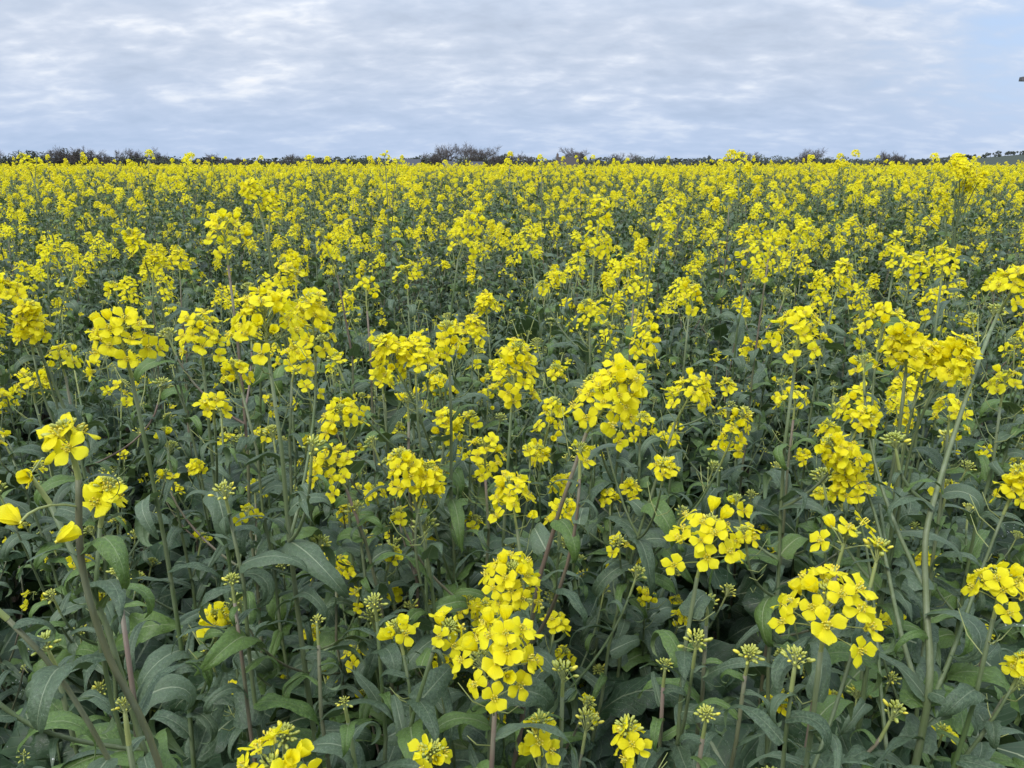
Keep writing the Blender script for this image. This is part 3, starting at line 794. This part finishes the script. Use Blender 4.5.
# jittered planting positions
rg = random.Random(77)
spots = []
SP = 0.205
for iy in range(-8, 54):
    for ix in range(-46, 47):
        x = (ix + rg.uniform(-.48, .48)) * SP; y = (iy + rg.uniform(-.48, .48)) * SP
        spots.append((x, y))
def in_frame(x, y, z):
    q = px_of(Vector((x, y, z)))
    return q and -25 < q[0] < 1049 and q[1] < 790
near, mid, stuff_pts = [], [], []
spots.sort(key=lambda s_: math.hypot(*s_))
n_ind = 300 - len(HERO)
for (x, y) in spots:
    d = math.hypot(x, y)
    if d < 0.34 or (y < 0.10 and d < 0.6): continue
    if any((x - a) ** 2 + (y - b) ** 2 < 0.075 ** 2 for a, b, _ in hero_feet): continue
    low = d < 1.28 and y > -0.2
    vis = in_frame(x, y, 1.0 if low else 1.36)
    if vis and len(near) + len(mid) < n_ind:
        (near if d < 1.75 else mid).append((x, y, d, low))
    else: stuff_pts.append((x, y, 1 if low else 0))
MARKS = [(122,343,'wide domed head at left'),(225,236,'loose tall head at upper left'),(280,325,'big double head left of centre'),(515,372,'conical head at picture centre'),
 (612,397,'large bent head'),(598,228,'column-shaped raceme behind the centre'),(467,232,'leaning raceme behind the centre'),(265,193,'dense head near the horizon'),(925,346,'broad double cluster at right'),
 (798,338,'airy head with wide spaced flowers'),(666,215,'slanting narrow raceme'),(755,258,'two-tiered hanging head'),(776,216,'long upright raceme at right'),(895,250,'narrow head above the right cluster'),
 (147,247,'green centred globe head'),(18,300,'ragged raceme at left edge'),(967,170,'bushy spike above the skyline'),(500,655,'nearest full head'),(826,612,'near head at lower right'),
 (706,541,'bright open head at lower right'),(66,443,'large-flowered bare stem at left'),(420,472,'full head left of centre'),(1000,588,'low head at right edge'),(275,765,'head cut by bottom edge'),(366,290,'gappy head above the centre left'),(690,298,'crisp small head above centre right')]
ORD = ['closest'] + [a + ' closest' for a in 'second third fourth fifth sixth seventh eighth ninth tenth eleventh twelfth thirteenth fourteenth fifteenth sixteenth seventeenth eighteenth nineteenth twentieth'.split()]
SEEN = {}
def namer(x, y, z, look):
    q = px_of(Vector((x, y, z)))
    m = min(MARKS, key=lambda k_: math.hypot(k_[0] - q[0], k_[1] - q[1]))
    dx, dy = q[0] - m[0], q[1] - m[1]
    w_ = ('right of' if dx > 0 else 'left of') if abs(dx) > abs(dy) * 1.3 else ('below' if dy > 0 else 'above')
    SEEN.setdefault((m[2], w_, look), []).append(math.hypot(dx, dy))
    return (m[2], w_, look, math.hypot(dx, dy))
def finish_names():
    for o in COL.objects:
        nm_ = NAMED.get(o.name)
        if not nm_: continue
        r_ = sorted(SEEN[nm_[:3]]).index(nm_[3])
        o['label'] = '%s rapeseed plant, %s %s the %s' % (nm_[2], ORD[min(r_, 19)], nm_[1], nm_[0])
NAMED = {}
def pick(x, y, n):
    """thin and thick patches: where the crop is thin, more plants are still in bud (every fourth kind)"""
    thin = noise.noise(Vector((x * 1.5 + 5, y * 1.1, 0))) * 1.3 + rg.uniform(-.2, .2) > 0.06
    i_ = rg.randrange(n)
    return (i_ // 4) * 4 if thin else (i_ + 1 if i_ % 4 == 0 else i_)
PRO = {}
def get(kind, i):
    if (kind, i) not in PRO:
        D, H = proto({'low': 9000, 'near': 9100, 'mid': 9204}[kind] + i * 13, kind if kind != 'near' else 'mid')
        r = realize(D, kind != 'mid', kind != 'mid'); PRO[(kind, i)] = r
        return r, True
    return PRO[(kind, i)], False
def place(kind, i, x, y, rz, s, label, group):
    r, first = get(kind, i)
    o = r if first else copy_tree(r)
    o.location = (x, y, 0); o.rotation_euler = (rg.uniform(-.05, .05), rg.uniform(-.05, .05), rz); o.scale = (s, s, s)
    NAMED[o.name] = label; tag(o, None, 'plant', group)
def side(x, y):
    a = x / max(y, 0.2)
    return 'left' if a < -0.22 else ('right' if a > 0.22 else 'centre')
for j, (x, y, d, low) in enumerate(near):
    sd = side(x, y)
    if low: place('low', j % 9, x, y, rg.uniform(0, 6.28), rg.uniform(0.9, 1.08), namer(x, y, 0.95, 'leafy unopened'), 'short budded rapeseed plants among the near stems')
    else: place('near', pick(x, y, 8), x, y, rg.uniform(0, 6.28), rg.uniform(0.93, 1.04), namer(x, y, 1.33, 'flowering'), 'flowering rapeseed plants behind the near heads')
for j, (x, y, d, low) in enumerate(mid):
    sd = side(x, y)
    place('mid', pick(x, y, 12), x, y, rg.uniform(0, 6.28), rg.uniform(0.88, 1.02) + (0.06 if rg.random() < .12 else 0), namer(x, y, 1.33, 'distant flowering' if d > 2.6 else 'flowering'), 'flowering rapeseed plants in the farther rows' if d > 2.6 else 'flowering rapeseed plants in the middle rows')
finish_names()
print('hero', len(HERO), 'near', len(near), 'mid', len(mid), 'stuff near', len(stuff_pts))

# everything beyond: one crop, instanced on planting positions
pc = bpy.data.collections.new('crop_plants')
for i in range(10):
    D, H = proto(9400 + i * 17, 'mid'); pc.objects.link(bpy.data.objects.new('crop_plant', bake(D, 'crop_plant')))
for i in range(3):
    D, H = proto(9700 + i * 17, 'low'); pc.objects.link(bpy.data.objects.new('crop_plant_low', bake(D, 'crop_plant')))
pts = [(x, y, 0.0, (10 + rg.randrange(3)) if lw else pick(x, y, 8), rg.uniform(0.88, 1.02) + (0.08 if rg.random() < .16 else 0)) for x, y, lw in stuff_pts if math.hypot(x, y) > 0.45]
y = 54 * SP; sp = SP
while y < 150:
    sp = 0.19 if y < 22 else min(0.8, 0.19 + (y - 22) * 0.009)
    wd = 0.72 * y + 3.5; x = -wd
    while x < wd:
        xx = x + rg.uniform(-.5, .5) * sp; yy = y + rg.uniform(-.5, .5) * sp
        und = 1 + 0.035 * noise.noise(Vector((xx * 0.35, yy * 0.35, 0)))
        pts.append((xx, yy, gz(xx, yy), pick(xx * .6, yy * .6, 8), min(1.05, max(0.86, rg.gauss(0.965, 0.05)) * und) + (rg.uniform(0.04, 0.11) if rg.random() < 0.12 else 0))); x += sp
    y += sp
# flanks beside the near rows
for iy in range(-8, 54):
    for s_ in (-1, 1):
        for ix in range(47, 66):
            pts.append((s_ * ix * SP + rg.uniform(-.08, .08), iy * SP + rg.uniform(-.08, .08), 0.0, rg.randrange(10), rg.uniform(0.95, 1.1)))
print('crop points', len(pts))
me = bpy.data.meshes.new('rapeseed_crop')
A = np.array(pts)
me.vertices.add(len(A)); me.vertices.foreach_set('co', A[:, :3].ravel())
at_i = me.attributes.new('which', 'INT', 'POINT'); at_i.data.foreach_set('value', A[:, 3].astype(int))
at_s = me.attributes.new('size', 'FLOAT', 'POINT'); at_s.data.foreach_set('value', A[:, 4])
rr = np.random.RandomState(5); rot = np.stack([rr.uniform(-.06, .06, len(A)), rr.uniform(-.06, .06, len(A)), rr.uniform(0, 6.283, len(A))], 1)
at_r = me.attributes.new('turn', 'FLOAT_VECTOR', 'POINT'); at_r.data.foreach_set('vector', rot.ravel())
crop = tag(link('rapeseed_crop', me), 'flowering crop thickening into a solid yellow band towards the horizon', 'crop', kind='stuff')
ng = bpy.data.node_groups.new('crop_on_points', 'GeometryNodeTree')
ng.interface.new_socket('Geometry', in_out='INPUT', socket_type='NodeSocketGeometry')
ng.interface.new_socket('Geometry', in_out='OUTPUT', socket_type='NodeSocketGeometry')
gi = ng.nodes.new('NodeGroupInput'); go = ng.nodes.new('NodeGroupOutput')
ci = ng.nodes.new('GeometryNodeCollectionInfo'); ci.inputs['Collection'].default_value = pc
ci.inputs['Separate Children'].default_value = True; ci.inputs['Reset Children'].default_value = True
io = ng.nodes.new('GeometryNodeInstanceOnPoints'); io.inputs['Pick Instance'].default_value = True
def na(nm, t):
    n = ng.nodes.new('GeometryNodeInputNamedAttribute'); n.data_type = t; n.inputs[0].default_value = nm
    return n.outputs[0]
ng.links.new(gi.outputs[0], io.inputs['Points']); ng.links.new(ci.outputs[0], io.inputs['Instance'])
ng.links.new(na('which', 'INT'), io.inputs['Instance Index']); ng.links.new(na('turn', 'FLOAT_VECTOR'), io.inputs['Rotation']); ng.links.new(na('size', 'FLOAT'), io.inputs['Scale'])
ng.links.new(io.outputs[0], go.inputs[0])
md = crop.modifiers.new('plants', 'NODES'); md.node_group = ng

# ------------------------------------------------------------------ trees, hedges and houses beyond the field
M_BARK = simple('bark', (0.05, 0.042, 0.034), (0.10, 0.085, 0.07), 0.9, 6)
M_TWIG = simple('twigs', (0.085, 0.072, 0.066), (0.13, 0.112, 0.10), 0.9, 2)
M_EVER = simple('evergreen_leaf', (0.028, 0.038, 0.026), (0.058, 0.070, 0.045), 0.7, 1.5)
M_HEDGE = simple('hedge_leaf', (0.030, 0.045, 0.022), (0.065, 0.08, 0.04), 0.8, 1.5)
M_BUDG = simple('spring_leaf', (0.07, 0.085, 0.03), (0.11, 0.12, 0.05), 0.8, 1.5)
M_SLATE = simple('slate_roof', (0.034, 0.039, 0.052), (0.052, 0.058, 0.074), 0.7, 3)
M_RENDER = simple('house_wall', (0.10, 0.08, 0.07), (0.16, 0.13, 0.11), 0.85, 2)
M_TILE = simple('brown_tiles', (0.040, 0.034, 0.032), (0.062, 0.054, 0.050), 0.8, 3)
M_GLASS = simple('window_glass', (0.03, 0.035, 0.04), (0.05, 0.055, 0.06), 0.1, 2)
M_METAL = simple('lamp_metal', (0.06, 0.06, 0.065), (0.10, 0.10, 0.105), 0.5, 4)
TM = [M_BARK, M_TWIG, M_EVER, M_HEDGE, M_BUDG]
def bare_tree(seed, H, spread, droop=0.0, haze=1.0):
    rg = random.Random(seed); tr = Geo(); cr = Geo()
    def limb(p, d, ln, r, lev):
        n = 3; pts = [p]; rd = [r]
        q = p
        for i in range(n):
            d = (d + Vector((rg.uniform(-.22, .22), rg.uniform(-.22, .22), rg.uniform(-.05, .18) - droop * lev * 0.05))).normalized()
            q = q + d * ln / n; pts.append(q); rd.append(r * (1 - 0.18 * (i + 1)))
        tube(tr if lev < 2 else cr, pts, rd, 0 if lev < 2 else 1, 5 if lev < 2 else 3, False)
        if lev >= 5: return
        k2 = {0: 5, 1: 4, 2: 4, 3: 4, 4: 3}[lev]
        for i in range(k2):
            t = rg.uniform(0.45, 1.0) if lev else rg.uniform(0.6, 1.0)
            b = p.lerp(q, t) if lev else pts[-1] + (pts[1] - pts[0]) * rg.uniform(-0.6, 0)
            a = rg.uniform(0, 6.28); o = d.orthogonal().normalized(); o2 = d.cross(o)
            nd = (d * rg.uniform(0.6, 1.1) + (o * math.cos(a) + o2 * math.sin(a)) * spread * rg.uniform(0.6, 1.1)).normalized()
            limb(b, nd, ln * rg.uniform(0.55, 0.80), max(0.02, r * 0.5), lev + 1)
    limb(Vector((0, 0, 0)), Vector((0, 0, 1)), H * 0.30, H * 0.022, 0)
    return tr, cr
def clump_crown(seed, w, dp, h, n, mat, leaf=0.28, base=0.0):
    """uneven crown of many leaf-sized faces gathered in clumps"""
    rg = random.Random(seed); g = Geo(); cl = []
    for _ in range(max(5, int(n / 60))):
        cl.append((rg.uniform(-1, 1) * w * 0.42, rg.uniform(-1, 1) * dp * 0.4, base + h * rg.uniform(0.12, 0.86), rg.uniform(0.16, 0.34) * min(h, w)))
    V = []; F = []
    for i in range(n):
        c = rg.choice(cl); d = Vector((rg.gauss(0, 1), rg.gauss(0, 1), rg.gauss(0, 1))).normalized() * c[3] * rg.uniform(0.65, 1.1)
        p = Vector(c[:3]) + d; p.z = max(0.05, p.z)
        u = Vector((rg.uniform(-1, 1), rg.uniform(-1, 1), rg.uniform(-1, 1))).normalized(); v = u.orthogonal().normalized()
        s_ = leaf * rg.uniform(0.6, 1.4); k2 = len(V)
        V += [tuple(p - u * s_), tuple(p + v * s_ * .6), tuple(p + u * s_), tuple(p - v * s_ * .6)]; F.append((k2, k2 + 1, k2 + 2, k2 + 3))
    g.add(V, F, mat); return g
def far_pos(px, d): 
    x = (px - 512) / FPX / math.cos(PITCH) * 0.965 * d
    return Vector((x, d, gz(x, d)))
def top_h(py, d, z0):   # height of a thing whose top shows at row py
    return 1.55 + d * math.tan(math.atan((384 - py) / FPX) - PITCH) - z0
def put_bare(px, py, d, label, seed, spread=0.8, green=0, group='bare trees along the horizon'):
    py -= 3
    p = far_pos(px, d); H = top_h(py, d, p.z)
    tr, cr = bare_tree(seed, H * 0.98, spread)
    zmax = cr.verts()[:, 2].max(); s_ = H / zmax
    H *= 1.0; t = link('bare_tree', None); t.location = p; t.scale = (s_, s_, s_)
    link('trunk', tr.mesh('trunk', TM), t); c = link('crown', cr.mesh('crown', TM), t)
    if green: tag(link('new_leaves', clump_crown(seed + 1, H * 0.7, H * 0.6, H * 0.75, 900, 4, 0.16, H * 0.1).mesh('new_leaves', TM), t), kind='stuff')
    tag(t, label, 'tree', group)
def put_green(px, py, wpx, d, label, seed, mat=2, name='evergreen_tree', cat='tree', group='dark trees and bushes along the horizon', n=1400, brown=False):
    py -= 2.2; p = far_pos(px, d); H = top_h(py, d, p.z); W = 1.25 * wpx * d / FPX
    t = link(name, None); t.location = p
    cr = clump_crown(seed, W, W * 0.6, H, int(n * max(1, W / 9)), mat, 0.30)
    s_ = H / cr.verts()[:, 2].max()
    c = link('crown', cr.mesh('crown', TM), t); c.scale = (1, 1, s_)
    g = Geo(); tube(g, [(0, 0, 0), (0.1, 0, H * .3), (0, 0.1, H * .6)], [0.22, 0.18, 0.1], 0, 6); link('trunk', g.mesh('trunk', TM), t)
    tag(t, label, cat, group)
put_bare(14, 147, 290, 'pale bare tree at the far left end of the skyline', 1, 0.9)
put_green(28, 155, 16, 300, 'low dark bush beside the pale bare tree at far left', 2, 2, 'bush', 'bush')
put_green(45, 152, 16, 305, 'rounded dark bush a little right of the pale bare tree', 3, 2, 'bush', 'bush')
put_green(57, 152, 12, 300, 'dark bush touching the left side of the twiggy rounded trees', 4, 2, 'bush', 'bush')
for i, (px, py, lb) in enumerate([(70, 150, 'first of the rounded twiggy trees from the left end of the skyline'), (80, 147, 'tallest of the rounded twiggy trees in the left skyline group'), (91, 149, 'rounded twiggy tree right of the tallest in the left group'), (104, 148, 'broad dome-shaped bare tree closing the left skyline group'), (113, 153, 'thin drooping tree at the right end of the left skyline group')]):
    put_bare(px, py, 285, lb, 20 + i, 0.95)
    put_green(px, py + 3, 15, 288, ['ivy-dark undergrowth below the first rounded twiggy tree', 'dark undergrowth below the tallest twiggy tree on the left', 'dark undergrowth one step right of the tallest twiggy tree', 'dark thicket below the broad dome-shaped bare tree', 'low thicket below the thin drooping tree'][i], 40 + i, 2, 'bush', 'bush', n=900)
for i, (px, py, lb) in enumerate([(135, 151, 'small bare tree between the left group and the open-crowned pair'), (153, 150, 'left one of the open-crowned bare pair'), (166, 149, 'right one of the open-crowned bare pair'), (184, 155, 'low rounded bare tree right of the open-crowned pair'), (222, 155, 'single round bare tree standing apart at left'), (240, 160, 'tiny bare tree right of the single round one'), (253, 159, 'small bare tree left of the long gap in the skyline'), (287, 162, 'lowest bare tree in the gap left of centre'), (303, 155, 'bare tree behind the first yellow spike left of centre'), (320, 158, 'small bare tree left of the dark rounded clump')]):
    put_bare(px, py, 300 + 4 * i, lb, 60 + i, 0.9)
for i, (px, py, w_, lb) in enumerate([(150, 157, 20, 'dark scrub below the open-crowned bare pair'), (172, 157, 22, 'dark scrub right under the taller of the bare pair'), (190, 158, 16, 'dark scrub left of the single round bare tree'), (224, 160, 10, 'small scrub at the foot of the single round bare tree'), (310, 160, 20, 'dark scrub left of the rounded clump near centre'), (336, 158, 24, 'rounded dark clump left of the slate roofed barn'), (364, 157, 22, 'second rounded dark clump, nearest the slate roofed barn'), (380, 160, 12, 'small bush against the left end of the slate roofed barn')]):
    put_green(px, py, w_, 300, lb, 80 + i, 2 if i % 2 else 3, 'bush', 'bush')
# the tall bare group at the centre
for i, (px, py, lb) in enumerate([(433, 154, 'bare tree stepping down at the left side of the tall central group'), (444, 146, 'spiky bare tree in the left half of the tall central group'), (452, 145, 'thin bare tree in the middle of the tall central group'), (464, 143, 'tallest bare tree of the whole skyline, in the central group'), (474, 145, 'wide bare tree just right of the tallest in the central group'), (484, 147, 'bare tree above the greenish ivy clump in the central group'), (495, 155, 'short bare tree at the right shoulder of the central group')]):
    put_bare(px, py, 262 + (i % 3) * 6, lb, 100 + i, 0.85)
for i, (px, py, w_, lb, mt) in enumerate([(425, 157, 10, 'small dark bush at the right end of the slate roofed barn', 2), (438, 155, 24, 'brown thicket under the left half of the tall central group', 3), (478, 154, 22, 'greenish ivy clump under the right half of the central group', 4), (498, 156, 14, 'brown scrub between the central group and the dark fir', 3), (506, 156, 12, 'dark fir-like bush at the right of the central group', 2), (516, 161, 18, 'low clipped hedge right of the dark fir-like bush', 2), (534, 161, 20, 'middle stretch of the low clipped hedge', 2), (548, 161, 14, 'right stretch of the low clipped hedge, ending at the gabled cottage', 2)]):
    put_green(px, py, w_, 270, lb, 120 + i, mt, 'hedge' if 'hedge' in lb else 'bush', 'hedge' if 'hedge' in lb else 'bush')
put_bare(515, 154, 320, 'faint bare tree behind the low clipped hedge', 131)
put_bare(521, 153, 325, 'second faint bare tree behind the low clipped hedge', 132)
put_bare(567, 149, 285, 'bare rounded tree behind the gabled cottage', 133, 0.8)
put_bare(575, 151, 285, 'narrow twiggy tree at the right of the gabled cottage', 134, 0.6)
for i, (px, py, w_, lb, nm) in enumerate([(557, 158, 12, 'bush at the left wall of the gabled cottage', 'bush'), (578, 160, 10, 'bush at the right wall of the gabled cottage', 'bush'), (592, 159, 14, 'rounded dark bush standing alone right of the cottage', 'bush'), (612, 158, 14, 'dark bush below the first faint trees right of centre', 'bush'), (628, 157, 16, 'dark bush below the second faint trees right of centre', 'bush'), (646, 157, 14, 'rounded bush at the start of the right skyline', 'bush'), (661, 158, 14, 'twiggy brown bush in the right skyline', 'bush'), (685, 160, 14, 'dark low bush left of the lone small round tree', 'bush'), (700, 157, 8, 'lone small round tree in the right skyline', 'tree'), (708, 160, 6, 'tiny bush right of the lone small round tree', 'bush'), (720, 159, 14, 'low bush before the rising dark grove', 'bush'), (733, 154, 16, 'dark grove tree, left and taller', 'tree'), (745, 157, 12, 'dark grove tree, middle and low', 'tree'), (757, 156, 16, 'dark grove tree, right side', 'tree'), (772, 157, 14, 'bush between the grove and the leafless tree at right', 'bush'), (799, 157, 12, 'bush at the foot of the leafless tree at right', 'bush'), (812, 157, 12, 'bush just right of the leafless tree', 'bush'), (826, 157, 10, 'dark pointed bush right of the leafless tree', 'bush'), (840, 160, 14, 'low bush left of the hill foot', 'bush'), (858, 158, 12, 'bush at the left foot of the hill', 'bush')]):
    put_green(px, py, w_, 310 + (i % 4) * 5, lb, 150 + i, 2 if i % 3 else 3, 'bush' if nm == 'bush' else 'dark_tree', nm, n=900)
put_bare(617, 155, 330, 'left of two faint thin trees right of centre', 180)
put_bare(630, 155, 330, 'right of two faint thin trees right of centre', 181)
put_bare(737, 152, 312, 'thin bare tree poking out of the dark grove', 182)
put_bare(800, 149, 320, 'leafless tree with wide twigs standing clear at right', 183, 1.0)
put_bare(792, 153, 322, 'smaller leafless tree leaning on the wide-twigged one', 184, 0.9)
put_bare(874, 152, 330, 'bare tree at the left end of the hill hedge', 185)
put_bare(882, 153, 332, 'second bare tree near the left end of the hill hedge', 186)
put_bare(1022, 145, 330, 'bare tree cut by the right picture edge above the hill', 187, 0.7)
# hedge along the hill crest
for i, px in enumerate(range(872, 1040, 14)):
    d = 560; p = far_pos(px, d); W = 22 * d / FPX
    t = link('hedge', None); t.location = p
    link('crown', clump_crown(200 + i, W, 5, 2.6 + (i % 3) * 0.3, 900, 2, 0.35).mesh('crown', TM), t)
    g = Geo(); tube(g, [(0, 0, 0), (0, 0, 1.6)], [0.2, 0.12], 0, 5); link('trunk', g.mesh('trunk', TM), t)
    tag(t, '%s stretch from the left of the dark hedge cresting the hill at right' % 'first second third fourth fifth sixth seventh eighth ninth tenth eleventh last'.split()[i], 'hedge', 'hedge stretches on the crest of the hill at right')
# the continuous dark hedgerow behind everything
rg = random.Random(31); g = Geo(); V = []; F = []
for i in range(15000):
    x = rg.uniform(-262, 190); y = 352 + rg.uniform(-2, 2) + 6 * math.sin(x * 0.02)
    hh = 1.55 - gz(x, y) + 0.55 + 1.3 * noise.noise(Vector((x * 0.09, 0, 0))) + 1.2 * noise.noise(Vector((x * 0.4, 3, 0)))
    p = Vector((x, y, gz(x, y) + hh * rg.uniform(0.3, 1.0) ** 0.6)); u = Vector((rg.uniform(-1, 1), rg.uniform(-1, 1), rg.uniform(-1, 1))).normalized(); v = u.orthogonal(); s_ = rg.uniform(.3, .6); k2 = len(V)
    V += [tuple(p - u * s_), tuple(p + v * s_ * .6), tuple(p + u * s_), tuple(p - v * s_ * .6)]; F.append((k2, k2 + 1, k2 + 2, k2 + 3))
g.add(V, F, 2)
tag(link('hedgerow', g.mesh('hedgerow', TM)), 'low dark hedgerow closing the far side of the fields', 'hedge', kind='stuff')
# houses
def quad_prism(g, pts, dy, m): pass
def house(px0, px1, d, ridge_py, wall_h, label, turn=0.0, chimney=(), gable=False, cat='house', name='house'):
    pa, pb = far_pos(px0, d), far_pos(px1, d); wd = (pb - pa).length; c = (pa + pb) / 2
    H = top_h(ridge_py, d, c.z); wl = wd / 2; dp = 3.6
    t = link(name, None); t.location = c; t.rotation_euler = (0, 0, turn)
    g = Geo(); wh = H * wall_h
    V = [(-wl, -dp, 0), (wl, -dp, 0), (wl, dp, 0), (-wl, dp, 0), (-wl, -dp, wh), (wl, -dp, wh), (wl, dp, wh), (-wl, dp, wh), (-wl, 0, H - 0.1), (wl, 0, H - 0.1)]
    g.add(V, [(0, 1, 5, 4), (2, 3, 7, 6), (1, 2, 6, 9, 5), (3, 0, 4, 8, 7)], 0)
    link('wall', g.mesh('wall', [M_RENDER], False), t)
    r_ = Geo(); e = 0.3; s_ = (H - wh) / dp
    for sg in (-1, 1):
        V = [(-wl - e, sg * (dp + e), wh - e * s_), (wl + e, sg * (dp + e), wh - e * s_), (wl + e, 0, H), (-wl - e, 0, H)]
        if chimney: V[2] = (wl - 1.2, 0, H); V[3] = (1.2 - wl, 0, H)
        V += [(x, y, z + 0.14) for x, y, z in V]
        r_.add(V, [(0, 1, 2, 3), (4, 5, 6, 7), (0, 1, 5, 4), (1, 2, 6, 5), (3, 0, 4, 7), (2, 3, 7, 6)], 0)
    rf = link('roof', r_.mesh('roof', [M_TILE if chimney else M_SLATE], False), t)
    for cx_ in chimney:
        ch = Geo(); x = wl * cx_; q = 0.38
        V = [(x - q, -q, H - 0.8), (x + q, -q, H - 0.8), (x + q, q, H - 0.8), (x - q, q, H - 0.8)] + [(x + a * q * .9, b * q * .9, H + 1.1) for a, b in ((-1, -1), (1, -1), (1, 1), (-1, 1))]
        ch.add(V, [(0, 1, 5, 4), (1, 2, 6, 5), (2, 3, 7, 6), (3, 0, 4, 7), (4, 5, 6, 7)], 0)
        tube(ch, [(x, 0, H + 1.1), (x, 0, H + 1.45)], 0.14, 0, 6)
        link('chimney', ch.mesh('chimney', [M_RENDER], False), rf)
    for k2 in range(max(2, int(wd / 3))):
        x = -wl + (k2 + 0.5) * wd / max(2, int(wd / 3)); z = wh * 0.55
        g = Geo(); g.add([(x - .5, -dp - .05, z - .6), (x + .5, -dp - .05, z - .6), (x + .5, -dp - .05, z + .6), (x - .5, -dp - .05, z + .6), (x - .5, -dp + .04, z - .6), (x + .5, -dp + .04, z - .6), (x + .5, -dp + .04, z + .6), (x - .5, -dp + .04, z + .6)],
                         [(0, 1, 2, 3), (0, 1, 5, 4), (1, 2, 6, 5), (2, 3, 7, 6), (3, 0, 4, 7)], 0)
        link('window', g.mesh('window', [M_GLASS], False), t)
    tag(t, label, cat)
house(402, 424, 255, 159.5, 0.5, 'long low house with blue-grey slate roof left of the tall central trees')
house(446, 458, 250, 161.5, 0.5, 'small slate roofed house half hidden below the tall central trees')
house(472, 484, 248, 162, 0.45, 'slate roofed outbuilding just right of the half hidden house', name='outbuilding', cat='shed')
house(552, 578, 258, 157.5, 0.4, 'cottage with two chimneys and brownish roof in front of a twiggy tree', chimney=(-0.72, 0.76))
# lamp column outside the right edge whose arm reaches into the picture
lp = Vector((0, 31, 0)); zt = 1.55 + 31 * math.tan(math.atan((384 - 79) / FPX) - PITCH)
xe = (1020.5 - 512) / FPX * (31 * math.cos(PITCH) - (zt - 1.55) * math.sin(PITCH))
t = link('street_lamp', None); t.location = (xe + 1.9, 31, 0)
g = Geo(); tube(g, [(0, 0, 0), (0, 0, 1.2), (0, 0, 1.25), (0, 0, zt - 0.1)], [0.09, 0.09, 0.055, 0.045], 0, 10); link('pole', g.mesh('pole', [M_METAL]), t)
g = Geo(); tube(g, [(0, 0, zt - 0.12), (-0.15, 0, zt + 0.0), (-0.6, 0, zt + 0.01), (-1.35, 0, zt)], [0.045, 0.04, 0.035, 0.03], 0, 8); link('arm', g.mesh('arm', [M_METAL]), t)
g = Geo(); V = []
for x, w_, h_ in ((-1.25, .07, .05), (-1.4, .13, .08), (-1.88, .12, .075), (-1.9, .10, .06)):
    V += [(x, -w_, zt - h_), (x, w_, zt - h_), (x, w_ * .8, zt + h_), (x, -w_ * .8, zt + h_)]
F = [(i * 4 + j, i * 4 + (j + 1) % 4, (i + 1) * 4 + (j + 1) % 4, (i + 1) * 4 + j) for i in range(3) for j in range(4)] + [(0, 1, 2, 3), (12, 13, 14, 15)]
g.add(V, F, 0); link('lamp_head', g.mesh('lamp_head', [M_METAL], False), t)
tag(t, 'small dark horizontal bar in the sky at the right edge, end of a lamp arm', 'street lamp')
